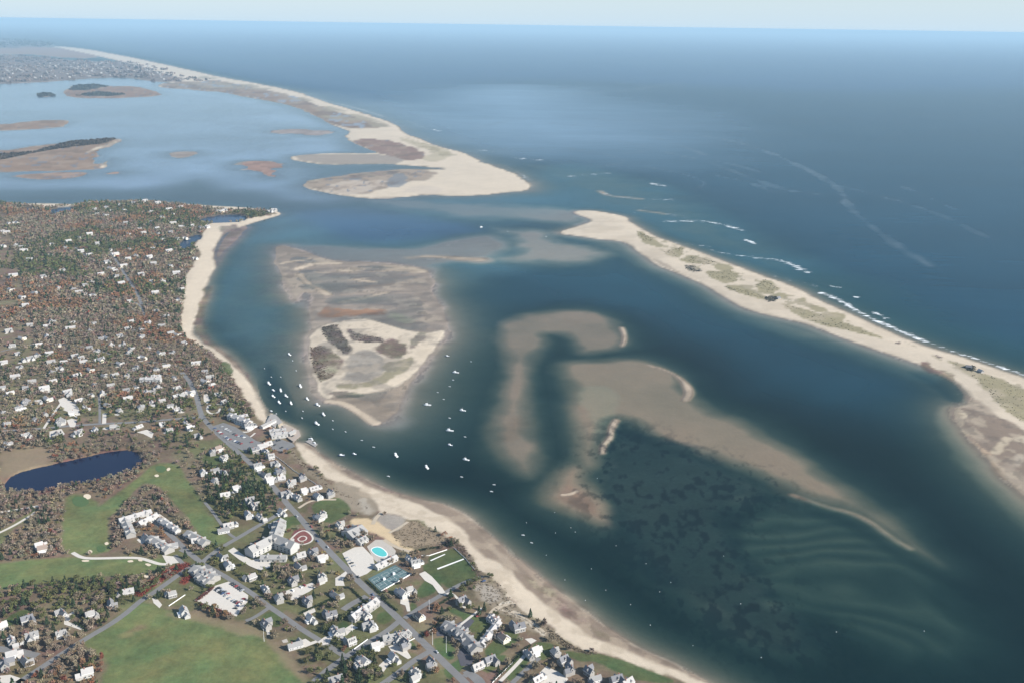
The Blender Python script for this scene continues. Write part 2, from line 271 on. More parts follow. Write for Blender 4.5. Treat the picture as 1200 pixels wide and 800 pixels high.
# wet brown tide strip of the long beach
patch('350,517 372,526 402,546 440,567 482,582 522,591 551,605 581,631 625,667 675,707 722,743 790,777 850,810 850,806 800,789 760,773 720,758 697,748 673,735 656,722 634,705 612,685 586,662 572,655 560,643 550,630 538,619 520,606 504,598 484,588.5 464,581.5 440,574.5 425,569 405,559 390,549 376,536 362,525', WET, 4, 5, 30)
patch('610,672 630,690 655,713 675,730 700,745 720,752 700,738 680,722 655,702 630,680', (.145, .105, .075), 5, 6, 25, .75); patch('400,550 440,571 470,581 470,577 440,567 405,548', (.12, .09, .07), 4, 5, 25, .75)
patch('560,622 585,645 612,672 600,668 575,648', (.38, .31, .23), 4, 6, 25, .6)
patch('inland', WOOD, 3, 5, 18)
patch('232,500 300,545 345,600 400,655 470,722 560,800 480,830 300,830 340,760 300,735 230,720 200,690 130,700 60,740 0,760 0,722 100,712 160,690 200,650 240,640 250,560', (.105, .105, .045), 10, 60, 45, .85)
patch('0,400 60,420 120,430 180,450 215,470 215,492 120,500 0,510', (.12, .11, .055), 10, 60, 45, .7)
# heath behind the beaches
patch('236,404 250,414 262,428 275,447 288,470 300,490 285,487 270,468 262,445 250,425 236,412', (.13, .088, .062), 5, 6, 18)
patch('336,522 352,540 366,552 400,577 420,588 440,603 448,612 440,605 420,595 400,585 370,565 350,548', (.20, .16, .11), 3, 6, 20)
patch('395,560 425,577 443,592 446,601 436,608 420,604 405,592 390,578', (.245, .20, .145), 4, 5, 20); patch('418,585 432,588 440,600 432,606 422,598', (.36, .32, .26), 3, 5, 12, .7)
patch('440,606 460,603 478,611 470,622 455,624 438,616', (.34, .31, .27), 3, 4, 10, .7); patch('462,632 470,620 482,611 500,617 520,630 530,634 515,640 490,644 470,644', (.24, .185, .125), 3, 5, 20)
patch('515,641 530,634 540,640 552,654 562,672 570,684 562,682 548,662 536,646', (.135, .10, .075), 3, 4, 15)
patch('408,610 424,609 440,612 455,620 462,632 472,642 486,646 480,651 462,642 450,632 436,626 418,622', (.52, .40, .25), 2.5, 3, 15)
patch('553,683 575,678 590,690 600,705 614,722 636,736 655,750 640,752 620,738 600,728 580,718 566,705', (.235, .19, .135), 3, 6, 18); patch('558,688 572,684 588,698 590,706 575,708 562,700', (.33, .29, .24), 3, 6, 12, .8)
patch('578,716 586,708 600,706 602,709 588,714 582,720', (.50, .44, .35), 1, 2, 12); patch('586,714 605,719 625,735 640,748 630,742 605,725', (.48, .42, .33), 1.5, 3, 12, .9); patch('640,735 655,748 676,762 700,768 690,770 665,762 645,748', (.30, .24, .17), 3, 5, 12, .8)
# north point spit behind the ponds
patch('228,262 244,261 262,263 285,258 305,255 326,252 316,254 300,258 280,264 262,266 246,268', SAND, 3, 3, 20)
patch('215,239 240,241.5 275,243.5 300,245 300,247 275,246 240,244', SAND, 3, 3, 20); patch('22,240 55,239 95,240 90,241.5 60,243.5 52,246 44,242', SAND, 4, 4, 20)
# golf course and fields
patch('0,533 20,528 50,525 62,532 58,545 35,553 12,560 0,566', (.22, .165, .105), 5, 6, 25, .8); patch('-60,580 -20,560 0,560 12,565 2,575 -20,600', MARSH, 5, 5, 20)
patch('-2,572 10,560 60,544 130,527 160,527 172,540 160,556 130,566 95,572 30,584', (.15, .090, .062), 4, 5, 20)
patch('60,590 90,578 120,562 150,553 180,545 185,556 165,566 140,580 110,592 80,600', (.17, .12, .075), 4, 6, 25, .8)
patch('76,588 84,582 100,581 112,588 116,600 130,605 128,625 134,640 120,650 95,652 78,648 72,630 75,605', FAIR, 4, 4, 40); patch('112,600 125,590 145,575 160,563 172,560 165,572 150,585 140,598 128,610 115,612', FAIR, 3, 3, 40)
patch('150,572 168,556 180,545 205,544 216,556 232,580 245,605 262,626 270,636 255,641 240,635 222,612 205,592 190,575 170,566', FAIR, 3, 3, 40)
patch('0,623 20,614 36,602 42,599 36,608 20,620 5,634 0,645 -20,650 -20,625', (.15, .15, .065), 3, 4, 25)
patch('-120,672 0,664 40,657 100,655.5 150,658 200,658 205,661 192,669 172,677 130,677 90,681 50,687 0,691 -120,694', FAIR, 3, 3, 40)
patch('95,752 120,738 150,717 168,709 185,712 205,718 235,725 270,733 300,742 318,752 340,776 356,800 380,860 100,860 118,800 128,776 110,766', FAIR, 4, 4, 40)
patch('196,717 240,722 290,733 315,745 340,772 362,800 354,801 330,775 305,752 270,742 230,733 195,727', (.20, .155, .095), 4, 5, 25, .8); patch('138,745 165,733 178,730 160,745 145,750', (.19, .145, .075), 5, 5, 15, .7)
patch('0,734 20,718 36,716 30,726 10,736 0,742', LAWN, 2, 3, 20); patch('0,800 10,780 40,770 50,776 30,800', (.12, .10, .05), 3, 4, 20)
for s in ['362,592 385,586 402,585 413,601 400,610 385,616 370,606', '500,655 514,650 533,643 545,655 560,674 556,681 530,692 520,690 508,672', '492,667 505,660 520,690 514,690', '503,676 518,680 514,693 496,704 486,700 492,690',
          '344,605 352,605 355,617 343,618 336,612', '576,752 600,738 610,748 590,768 578,776 566,770', '545,760 560,738 578,724 572,740 560,757', '522,712 535,716 555,722 575,730 560,742 548,746 545,728 530,722', '505,752 520,748 535,764 530,778 515,770',
          '520,785 545,770 552,775 530,800 520,795', '560,786 585,768 598,770 575,792', '600,772 615,762 625,768 612,788 600,800 590,800', '624,752 650,758 648,770 634,778 622,768', '655,765 690,766 720,772 760,786 800,802 760,802 730,795 700,778 672,776',
          '480,706 492,712 488,728 478,722', '442,722 456,718 460,728 452,735 442,732', '394,735 405,728 412,738 404,745', '448,748 470,742 468,750 450,756', '472,745 480,750 490,762 478,764', '258,425 268,424 275,436 268,440 260,434', '305,722 330,716 338,728 325,738 310,732',
          '238,535 258,533 260,545 245,548 238,542', '320,612 332,606 345,610 340,622 326,620']:
    patch(s, LAWN, 1.5, 1.5, 15, .9)
# burgundy and copper planting
for s in ['160,695 185,672 205,663 222,660 220,666 200,676 175,692 165,699', '212,678 222,668 230,672 224,682 214,688']: patch(s, (.22, .06, .04), 1.5, 2, 8)
for s in ['340,625 355,620 366,628 360,636 345,636']: patch(s, (.13, .05, .045), 1.5, 2, 8)
for n in HOLES[1:]: patch(n, (.03, .035, .045), 2, 2, 20)

def relief(X, Y, cache=None):
    nz = fbm(X, Y, 90, 4, 3); nz2 = fbm(X, Y, 420, 3, 5)
    z = np.full(X.shape, -6.5, np.float32) + nz2*1.2
    for name, z0, si, zt, so, rag in RELIEF:
        mg = (z0+10)/so + 40
        s = sdf(SHAPES[name], X, Y, min(mg, 900)); s = s + rag*nz
        zz = np.where(s > 0, np.minimum(z0+s*si, zt), z0+s*so).astype(np.float32)
        if zt < 0: zz = zz + nz*.22*min(1, abs(zt)) + .22*nz2*min(1, 2*abs(zt))
        z = np.maximum(z, zz)
    for name, sl, dep in CARVE:
        s = sdf(SHAPES[name], X, Y, 40)
        z = np.where(s > 0, np.minimum(z, np.maximum(-dep, -1.0-s*sl)), z)
    for pts, hw, top in BARS:
        g = ground(chaikin(pts, 2, False)); d = linedist(g, X, Y, hw*3) + nz*hw*.35
        z = np.maximum(z, np.where(d < hw*2.5, top - (d/hw)**2*.45, -50).astype(np.float32))
    # sand waves over the ebb shoal
    s = sdf(SHAPES['rip_field'], X, Y, 60)
    m = sstep(-30, 60, s)
    if m.any():
        c = at(1010, 760)
        r = np.hypot((X-c[0])*.55, (Y-c[1])) + fbm(X, Y, 150, 3, 9)*40
        rp = r/34 + .35*np.sin(r/90)
        z = z + m*((np.abs((rp % 1)*2-1))*1.2-.55)*1.0*(.6+.6*np.clip(fbm(X, Y, 110, 3, 19)+.3, -.6, 1))
    s = np.maximum(sdf(SHAPES['tern'], X, Y, 30), -30); u = X*.94+Y*.34; v = -X*.34+Y*.94
    low = sstep(0, 60, s)*sstep(.9, .4, z)
    z = z + low*(fbm(u*.4, v, 75, 5, 77)*.34-.27)
    for n in HOLES:
        s = sdf(SHAPES[n], X, Y, 30); z = np.where(s > -1.5, np.minimum(z, np.where(s > 0, -1.5, 2.0)), z)
    return z
# ------------------------------------------------------------------ materials
def newmat(name):
    m = bpy.data.materials.new(name); m.use_nodes = True; n = m.node_tree.nodes; l = m.node_tree.links
    return m, n, l, n['Principled BSDF']
def node(n, t, **k):
    o = n.new(t)
    for a, v in k.items(): setattr(o, a, v)
    return o
def mixrgb(n, l, fac, a, b, blend='MIX'):
    m = n.new('ShaderNodeMix'); m.data_type = 'RGBA'; m.blend_type = blend
    for s, v in ((m.inputs[0], fac), (m.inputs[6], a), (m.inputs[7], b)):
        if hasattr(v, 'is_linked'): l.new(v, s)
        else: s.default_value = v
    return m.outputs[2]
def math_(n, l, op, a, b=None, clamp=False):
    m = n.new('ShaderNodeMath'); m.operation = op; m.use_clamp = clamp
    for s, v in zip(m.inputs, (a, b)):
        if v is None: continue
        if hasattr(v, 'is_linked'): l.new(v, s)
        else: s.default_value = v
    return m.outputs[0]
def noise(n, l, scale, detail=4, rough=.55, vec=None):
    t = n.new('ShaderNodeTexNoise'); t.inputs['Scale'].default_value = scale; t.inputs['Detail'].default_value = detail; t.inputs['Roughness'].default_value = rough
    if vec is not None: l.new(vec, t.inputs['Vector'])
    return t
def ramp(n, l, fac, stops):
    r = n.new('ShaderNodeValToRGB'); e = r.color_ramp.elements
    while len(e) < len(stops): e.new(.5)
    for el, (p, c) in zip(e, stops): el.position = p; el.color = (*c, 1) if len(c) == 3 else c
    l.new(fac, r.inputs[0]); return r.outputs[0]
def plain(name, col, rough=.8, vary=.0, rnd=0.0, scale=.4, metal=0):
    m, n, l, b = newmat(name)
    b.inputs['Roughness'].default_value = rough; b.inputs['Metallic'].default_value = metal
    c = (*col, 1)
    src = None
    if vary or rnd:
        tc = n.new('ShaderNodeTexCoord'); nz = noise(n, l, scale, 5, .6, tc.outputs['Object'])
        f = math_(n, l, 'MULTIPLY_ADD', nz.outputs[0], 2*vary); f.node.inputs[2].default_value = 1-vary
        if rnd:
            oi = n.new('ShaderNodeObjectInfo'); g = math_(n, l, 'MULTIPLY_ADD', oi.outputs['Random'], 2*rnd); g.node.inputs[2].default_value = 1-rnd
            f = math_(n, l, 'MULTIPLY', f, g)
        hs = n.new('ShaderNodeHueSaturation'); hs.inputs['Color'].default_value = c; l.new(f, hs.inputs['Value']); l.new(hs.outputs[0], b.inputs['Base Color'])
    else: b.inputs['Base Color'].default_value = c
    return m
def ground_mat():
    m, n, l, b = newmat('ground')
    at_ = node(n, 'ShaderNodeAttribute', attribute_name='Col'); wt = node(n, 'ShaderNodeAttribute', attribute_name='veg')
    g = n.new('ShaderNodeNewGeometry')
    n1 = noise(n, l, .035, 5, .6, g.outputs['Position']); n2 = noise(n, l, .18, 4, .65, g.outputs['Position']); n3 = noise(n, l, .008, 3, .5, g.outputs['Position'])
    amp = math_(n, l, 'MULTIPLY_ADD', wt.outputs['Fac'], .75); amp.node.inputs[2].default_value = .22
    s = math_(n, l, 'ADD', n1.outputs[0], n2.outputs[0]); s = math_(n, l, 'ADD', s, n3.outputs[0]); s = math_(n, l, 'SUBTRACT', s, 1.5)
    f = math_(n, l, 'MULTIPLY_ADD', s, amp); f.node.inputs[2].default_value = 1.0
    hs = n.new('ShaderNodeHueSaturation'); l.new(at_.outputs['Color'], hs.inputs['Color']); l.new(f, hs.inputs['Value'])
    # reddish / greenish drift where plants grow
    n4 = noise(n, l, .022, 4, .6, g.outputs['Position'])
    hue = math_(n, l, 'SUBTRACT', n4.outputs[0], .5); hue = math_(n, l, 'MULTIPLY', hue, wt.outputs['Fac']); hue = math_(n, l, 'MULTIPLY_ADD', hue, .25); hue.node.inputs[2].default_value = .5
    l.new(hue, hs.inputs['Hue'])
    l.new(hs.outputs[0], b.inputs['Base Color']); b.inputs['Roughness'].default_value = .92; b.inputs['Specular IOR Level'].default_value = .15
    bp = n.new('ShaderNodeBump'); bp.inputs['Strength'].default_value = .5; bp.inputs['Distance'].default_value = .8; l.new(s, bp.inputs['Height']); l.new(bp.outputs[0], b.inputs['Normal'])
    return m
def water_mat():
    m, n, l, b = newmat('water'); out = n['Material Output']; n.remove(b)
    al = node(n, 'ShaderNodeAttribute', attribute_name='thick'); wc = node(n, 'ShaderNodeAttribute', attribute_name='Col'); fo = node(n, 'ShaderNodeAttribute', attribute_name='foam'); ro = node(n, 'ShaderNodeAttribute', attribute_name='chop')
    g = n.new('ShaderNodeNewGeometry')
    mp = n.new('ShaderNodeMapping'); mp.inputs['Rotation'].default_value = (0, 0, math.radians(32)); mp.inputs['Scale'].default_value = (.25, 1, 1); l.new(g.outputs['Position'], mp.inputs['Vector'])
    w1 = noise(n, l, .030, 4, .55, mp.outputs[0]); w2 = noise(n, l, .22, 3, .6, g.outputs['Position']); w3 = noise(n, l, .0035, 4, .55, mp.outputs[0])
    h = math_(n, l, 'MULTIPLY_ADD', w1.outputs[0], 3.0); l.new(w2.outputs[0], h.node.inputs[2])
    bp = n.new('ShaderNodeBump'); bp.inputs['Distance'].default_value = 1.1; l.new(h, bp.inputs['Height']); l.new(ro.outputs['Fac'], bp.inputs['Strength'])
    fr = n.new('ShaderNodeFresnel'); fr.inputs['IOR'].default_value = 1.33; l.new(bp.outputs[0], fr.inputs['Normal'])
    gs = node(n, 'ShaderNodeAttribute', attribute_name='gloss'); f2 = math_(n, l, 'MULTIPLY', fr.outputs[0], gs.outputs['Fac'])
    v = math_(n, l, 'ADD', w1.outputs[0], w3.outputs[0]); v = math_(n, l, 'SUBTRACT', v, 1.0); v = math_(n, l, 'MULTIPLY', v, ro.outputs['Fac']); v = math_(n, l, 'MULTIPLY_ADD', v, 7.0); v.node.inputs[2].default_value = 1.0
    hs = n.new('ShaderNodeHueSaturation'); l.new(wc.outputs['Color'], hs.inputs['Color']); l.new(v, hs.inputs['Value'])
    df = n.new('ShaderNodeBsdfDiffuse'); l.new(hs.outputs[0], df.inputs[0])
    tr = n.new('ShaderNodeBsdfTransparent'); tn = node(n, 'ShaderNodeAttribute', attribute_name='tint'); l.new(tn.outputs['Color'], tr.inputs[0])
    mx = n.new('ShaderNodeMixShader'); l.new(al.outputs['Fac'], mx.inputs[0]); l.new(tr.outputs[0], mx.inputs[1]); l.new(df.outputs[0], mx.inputs[2])
    gl = n.new('ShaderNodeBsdfGlossy'); gl.inputs['Roughness'].default_value = .16; l.new(bp.outputs[0], gl.inputs['Normal'])
    m2 = n.new('ShaderNodeMixShader'); l.new(f2, m2.inputs[0]); l.new(mx.outputs[0], m2.inputs[1]); l.new(gl.outputs[0], m2.inputs[2])
    fd = n.new('ShaderNodeBsdfDiffuse'); fd.inputs[0].default_value = (.80, .82, .82, 1)
    fm = n.new('ShaderNodeMapping'); fm.inputs['Rotation'].default_value = (0, 0, math.radians(25)); fm.inputs['Scale'].default_value = (.45, 1, 1); l.new(g.outputs['Position'], fm.inputs['Vector'])
    fn = noise(n, l, .09, 4, .7, fm.outputs[0]); fq = math_(n, l, 'MULTIPLY_ADD', fn.outputs[0], 2.9); fq.node.inputs[2].default_value = -1.0; ff = math_(n, l, 'MULTIPLY_ADD', fo.outputs['Fac'], 1.2); l.new(fq, ff.node.inputs[2])
    ff3 = math_(n, l, 'SUBTRACT', ff, 1.0); ff4 = math_(n, l, 'MULTIPLY', math_(n, l, 'MULTIPLY', ff3, 1.7, True), math_(n, l, 'MULTIPLY', fo.outputs['Fac'], 4.0, True))
    m3 = n.new('ShaderNodeMixShader'); l.new(ff4, m3.inputs[0]); l.new(m2.outputs[0], m3.inputs[1]); l.new(fd.outputs[0], m3.inputs[2])
    l.new(m3.outputs[0], out.inputs[0]); return m

# ------------------------------------------------------------------ the ground and the water, two sheets that share their points
def sheet_points():
    ys = np.concatenate([np.array([2200, 1800, 1500, 1300, 1150, 1050, 980]), np.arange(930, 80, -1.5), np.arange(80, 34.5, -1.1), np.array([34.3, 33.9])])
    dep = PITCH + np.arctan((ys-400)/FPX); dep = np.minimum(dep, math.radians(86))
    D = CAM_H/np.tan(dep); D = D[D < 150000]; D = np.append(D, 150000.0)
    a = np.concatenate([np.arange(-60, -38, 1.5), np.arange(-38, 38.01, .077), np.arange(39.5, 61, 1.5)])
    A = np.radians(a)
    X = np.outer(D, np.sin(A)); Y = np.outer(D, np.cos(A))
    return X.astype(np.float64), Y.astype(np.float64)
def grid_mesh(name, X, Y, Z, keep, attrs, mat):
    nr, nc = X.shape
    idx = np.arange(nr*nc).reshape(nr, nc)
    q = np.stack([idx[:-1, :-1], idx[:-1, 1:], idx[1:, 1:], idx[1:, :-1]], -1).reshape(-1, 4)
    if keep is not None: q = q[keep[q].any(1)]
    used = np.unique(q); remap = np.full(nr*nc, -1); remap[used] = np.arange(len(used)); q = remap[q]
    co = np.stack([X.ravel()[used], Y.ravel()[used], Z.ravel()[used]], 1).astype(np.float32)
    me = bpy.data.meshes.new(name)
    me.vertices.add(len(co)); me.vertices.foreach_set('co', co.ravel())
    me.loops.add(q.size); me.loops.foreach_set('vertex_index', q.ravel().astype(np.int32))
    me.polygons.add(len(q)); me.polygons.foreach_set('loop_start', np.arange(0, q.size, 4, dtype=np.int32))
    me.polygons.foreach_set('use_smooth', np.ones(len(q), bool))
    for k, v in attrs.items():
        if v.ndim == 2:
            at2 = me.attributes.new(k, 'FLOAT_COLOR', 'POINT'); c = np.ones((len(used), 4), np.float32); c[:, :3] = v[used]; at2.data.foreach_set('color', c.ravel())
        else:
            at2 = me.attributes.new(k, 'FLOAT', 'POINT'); at2.data.foreach_set('value', v[used].astype(np.float32))
    me.update(); me.validate()
    ob = bpy.data.objects.new(name, me); COL.objects.link(ob); me.materials.append(mat); ob['kind'] = 'structure'
    return ob
GX, GY = sheet_points(); gx, gy = GX.ravel(), GY.ravel()
gz = relief(gx, gy)
n_s = fbm(gx, gy, 9, 3, 21); cache_n = {}
col = np.empty((len(gx), 3), np.float32); col[:] = (.20, .17, .125)
veg = np.zeros(len(gx), np.float32)
for g, c, soft, rag, rs, wt in PATCH:
    s = sdf(g, gx, gy, soft*2+rag*2+5)
    if rs not in cache_n: cache_n[rs] = fbm(gx, gy, rs, 4, int(rs))
    m = (sstep(-soft, soft, s + rag*cache_n[rs])*wt)[:, None]
    m = np.where(s[:, None] <= FAR+1, 0, m)
    col = col*(1-m) + np.array(c, np.float32)*m
    dark = 1.0 if (max(c) < .2 and c[2] < .12) else 0.0
    veg = veg*(1-m[:, 0]) + dark*m[:, 0]
for pts, hw, top in BARS:
    if top < -.05: continue
    g = ground(chaikin(pts, 2, False)); d = linedist(g, gx, gy, hw*3) + fbm(gx, gy, 90, 4, 3)*hw*.35
    m = np.where(d > 1e6, 0, sstep(1.25, .5, d/hw))[:, None]*.9
    col = col*(1-m) + np.array((.47, .38, .28), np.float32)*m
# streaks of wet and dry along the drainage of the flats
ang = math.radians(20); u = gx*math.cos(ang)+gy*math.sin(ang); v = -gx*math.sin(ang)+gy*math.cos(ang)
st = fbm(u*.22, v, 22, 4, 71); fl = sstep(.6, .3, gz)*sstep(-.5, 0, gz)
col *= (1+.30*fl*st)[:, None]
# dune grass mottling on the barrier backs, creeks through the marshes
def mottle(poly, c, scale, lo, hi, wt, seed, inset=15, ridged=False):
    global col
    g = SHAPES[poly] if poly in SHAPES else ground(P(poly)); s = sdf(g, gx, gy, 5); f = fbm(gx, gy, scale, 5, seed)
    f = (1-np.abs(f)*2) if ridged else f
    m = (sstep(0, inset, s)*sstep(lo, hi, f)*wt)[:, None]; col = col*(1-m)+np.array(c, np.float32)*m
mottle('230,88 262,93 300,100 345,110 386,124 425,135 455,144 462,150 440,150 413,150 391,146 375,138 347,125 320,118 280,111 240,106 200,102', (.25, .215, .15), 420, -.05, .3, .8, 201, 40)
mottle('181,100 202,97 256,94.5 300,103.5 345,113 386,129 425,140 440,150 413,151.5 391,147 375,138.5 347,125.5 320,119 280,112 240,107 200,104', (.15, .10, .072), 260, .0, .4, .75, 220, 20)
mottle('181,100 202,97 256,94.5 300,103.5 345,113 386,129 425,140 440,150 413,151.5 391,147 375,138.5 347,125.5 320,119 280,112 240,107 200,104', (.22, .26, .31), 330, .80, .95, .8, 221, 20, True)
mottle('470,158 520,175 545,183 520,185 490,176', (.22, .185, .11), 50, -.05, .3, .6, 202, 20)
for q in ('marsh_big', 'marsh_up', 'marsh_left', 'marsh_big_low', '181,100 202,97 256,94.5 300,103.5 300,115 260,107 200,104', '411,165 455,165 490,176 500,183 478,190 430,174', '352,217 385,207 420,202.5 460,198 500,199 512,203 480,214 440,226 390,226 370,223'):
    mottle(q, (.12, .145, .18), 130, .86, .97, .8, 203, 15, True); mottle(q, (.29, .22, .16), 70, .1, .5, .5, 204, 15); mottle(q, (.12, .085, .06), 60, .1, .5, .5, 205, 15)
mottle('746,272 800,288 880,325 960,360 1036,396 990,388 900,352 820,318 776,297', (.215, .185, .11), 22, .12, .35, .7, 206, 6)
mottle('1048,395 1110,420 1200,450 1200,500 1130,440', (.23, .195, .125), 22, .2, .4, .6, 207, 6)
mottle('tern_isle', (.19, .15, .11), 14, .1, .5, .35, 208, 50); mottle('tern_isle', (.40, .34, .26), 18, .3, .5, .35, 209, 50); mottle('tern', (.13, .115, .10), 45, .1, .5, .45, 210, 10); mottle('tern', (.38, .315, .235), 55, .2, .5, .45, 211, 15)
mottle('southbeach', (.40, .33, .245), 60, .0, .5, .5, 212, 4); mottle('1112,441 1138,466 1200,506 1200,583 1157,537 1124,500 1115,485', (.40, .33, .24), 26, .1, .4, .55, 213, 6); mottle('1112,441 1138,466 1200,506 1200,583 1157,537 1124,500 1115,485', (.12, .095, .075), 22, .1, .4, .5, 214, 6)
mottle('362,519 440,567 551,605 625,667 722,743 800,785 790,798 701,765 612,717 556,664 508,622 420,583 350,530', (.36, .29, .21), 16, .1, .5, .45, 215, 5)
# wet sand is darker right at the water's edge
wetm = sstep(.45, .0, gz)*sstep(-.6, -.05, gz)
col *= (1-.42*wetm*(col.max(1) > .3))[:, None]
# eelgrass clumps
s = sdf(SHAPES['eel'], gx, gy, 200); mm = sstep(-90, 40, s)*sstep(.0, .55, fbm(gx*1.0, gy*.6, 9, 5, 31)+.5*fbm(gx, gy, 70, 3, 32)); 
mm = np.maximum(mm, 0); col = col*(1-.95*mm[:, None]) + np.array((.006, .009, .010), np.float32)*.95*mm[:, None]
GROUND = grid_mesh('ground', GX, GY, gz.reshape(GX.shape), None, {'Col': col, 'veg': veg}, ground_mat())

# water
SEA = []
def tone(s, c, soft, rag, rs, wt): SEA.append((SHAPES[s] if s in SHAPES else ground(chaikin(P(s), 2)), c, soft, rag, rs, wt))
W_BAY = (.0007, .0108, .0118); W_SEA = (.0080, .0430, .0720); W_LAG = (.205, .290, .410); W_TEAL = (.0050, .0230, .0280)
wcol = np.empty((len(gx), 3), np.float32); wcol[:] = W_BAY
chop = np.full(len(gx), .02, np.float32)
SHAPES['ocean'] = ground(P('60,40 92,56 131,63 180,72 262,91 345,106 420,130 470,153 545,179 590,198 621,220 660,235 690,250 737,260 814,292 925,333 1045,389 1165,430 1300,473 1700,620 2600,620 2600,63 1200,41 600,32.5 60,24.5'))
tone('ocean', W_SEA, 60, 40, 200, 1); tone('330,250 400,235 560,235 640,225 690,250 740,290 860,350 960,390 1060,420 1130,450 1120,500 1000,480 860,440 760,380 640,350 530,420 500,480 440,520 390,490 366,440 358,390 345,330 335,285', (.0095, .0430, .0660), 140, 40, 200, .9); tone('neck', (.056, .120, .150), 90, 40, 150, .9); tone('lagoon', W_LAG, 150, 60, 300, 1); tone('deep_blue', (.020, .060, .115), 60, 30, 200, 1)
tone('330,250 350,262 400,286 520,279 600,286 620,310 560,330 520,340 400,300 330,300 300,330 270,360 255,400 240,380 245,340 262,305 275,280', (.0520, .1250, .1600), 110, 40, 150, .9)
tone('600,225 640,190 700,196 780,222 860,260 960,320 1090,390 1050,386 960,350 830,300 740,262 690,246 640,250 560,262 460,250 460,234', (.0270, .1000, .1380), 120, 60, 200, .85)
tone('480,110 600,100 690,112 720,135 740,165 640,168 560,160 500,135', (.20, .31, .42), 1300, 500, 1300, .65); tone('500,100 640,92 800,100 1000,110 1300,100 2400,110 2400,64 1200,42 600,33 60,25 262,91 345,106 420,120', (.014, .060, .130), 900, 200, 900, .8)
for _p in ('pool_ne', 'pool_e', 'pool_nw1', 'pool_nw2'): tone(_p, (.05, .09, .17), 15, 5, 100, 1)  # small ponds: blue of the reflected sky put into the water colour
tone('900,345 1045,395 1165,432 1300,475 1500,560 1500,480 1200,400 1050,350 950,310', (.0100, .0500, .0620), 120, 40, 200, .8)
tone('wharf_deep', (.004, .018, .032), 30, 20, 80, .8)
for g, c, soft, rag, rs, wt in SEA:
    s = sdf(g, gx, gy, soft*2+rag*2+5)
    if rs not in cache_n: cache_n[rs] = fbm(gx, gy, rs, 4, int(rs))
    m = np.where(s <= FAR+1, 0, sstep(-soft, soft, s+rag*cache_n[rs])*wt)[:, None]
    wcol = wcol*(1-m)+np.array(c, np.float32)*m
s_oc = sdf(SHAPES['ocean'], gx, gy, 400); chop = .015 + .05*sstep(-200, 500, s_oc)
gloss = np.full(len(gx), .20, np.float32)
s_lg = np.maximum(sdf(SHAPES['lagoon'], gx, gy, 1500), -3000); gloss += .76*sstep(-1300, 200, s_lg + 150*fbm(gx, gy, 500, 3, 61)) + .10*sstep(0, 900, s_oc)
# pale slicks on the ocean
for pts, hw, k in [(P('640,166 665,174 690,179 730,181 760,176'), 14, .5), (P('742,153 770,162 790,168 825,181'), 16, .6), (P('780,152 830,160 870,168 905,180 940,196 975,214 988,226 992,240 1012,258 1050,288 1090,312'), 15, .7),
                   (P('632,112 680,110 730,107 800,98'), 60, .5), (P('830,190 870,205 915,222 960,228'), 16, .4), (P('1060,220 1085,230 1120,246'), 12, .4), (P('690,140 730,142 800,138'), 40, .4), (P('620,176 660,172 700,178 740,190 700,196'), 12, .5), (P('720,165 760,172 800,184 850,190 900,205'), 12, .5), (P('835,205 880,214 905,226 930,224'), 10, .5), (P('760,196 800,204 830,214 815,222'), 10, .45), (P('985,218 1040,232 1100,250 1160,280'), 14, .35), (P('560,150 600,140 660,146 720,150'), 30, .45), (P('460,112 480,120 520,125'), 40, .4)]:
    d = linedist(ground(chaikin(pts, 2, False)), gx, gy, hw*5) + hw*.8*fbm(gx, gy, 120, 3, 44)
    m = (np.exp(-(d/hw)**2)*k*.85*(.75+.45*np.clip(fbm(gx, gy, 60, 3, 45)*1.5, -1, 1)))[:, None]; m[d > 1e6] = 0
    wcol = wcol*(1-m)+np.array((.085, .125, .155), np.float32)*m
ul = gx*.96+gy*.28; vl = -gx*.28+gy*.96
lag_m = sstep(-600, 300, s_lg)[:, None]
wcol = wcol*(1+lag_m*.45*fbm(ul*.35, vl, 420, 5, 301)[:, None])
wcol = wcol*(1+.22*fbm(gx*.8, gy, 260, 5, 302)[:, None]*sstep(300, -100, s_oc)[:, None])
foam = np.zeros(len(gx), np.float32)
SURF = [(P('703,224 712,229 745,233 787,234'), 11, .42), (P('775,249.5 790,252 804,255'), 9, .45), (P('780,259.5 820,259 845,262 870,270'), 9, .58), (P('873,281 884,285'), 6, .8), (P('765,215.5 782,218.5'), 9, .7), (P('667,207 690,205 714,203'), 9, .5),
        (P('780,283 805,286 832,289'), 7, .4), (P('836,294 855,298 885,302 915,305 930,311 945,319'), 8, .56), (P('905,323 940,331 955,336'), 8, .38), (P('962,343 985,352 1005,365 1020,373 1050,386 1082,399'), 6, .68), (P('1082,399.5 1120,412.5 1165,427.5 1200,438.5 1260,460'), 4.5, .62),
        (P('1024,366 1038,373'), 5, .7), (P('505,151 515,153.5'), 12, .6), (P('560,176 577,177.5'), 12, .6), (P('600,185 632,188'), 12, .55), (P('330,105 350,110 385,119 430,130 452,138'), 14, .5), (P('742,251 755,243 790,241'), 8, .25), (P('973,335 984,337'), 5, .45), (P('1003,348 1008,349'), 4, .6), (P('475,141 490,147 500,152'), 12, .35), (P('180,71.5 262,90.5 320,101'), 14, .3), (P('590,195 605,200 622,212'), 8, .4)]
for pts, hw, k in SURF:
    d = linedist(ground(chaikin(pts, 2, False)), gx, gy, hw*4) + hw*.6*fbm(gx, gy, 40, 3, 55)
    foam = np.maximum(foam, np.where(d > 1e6, 0, np.exp(-(d/(hw*1.9))**2)*min(.9, k*1.1)))
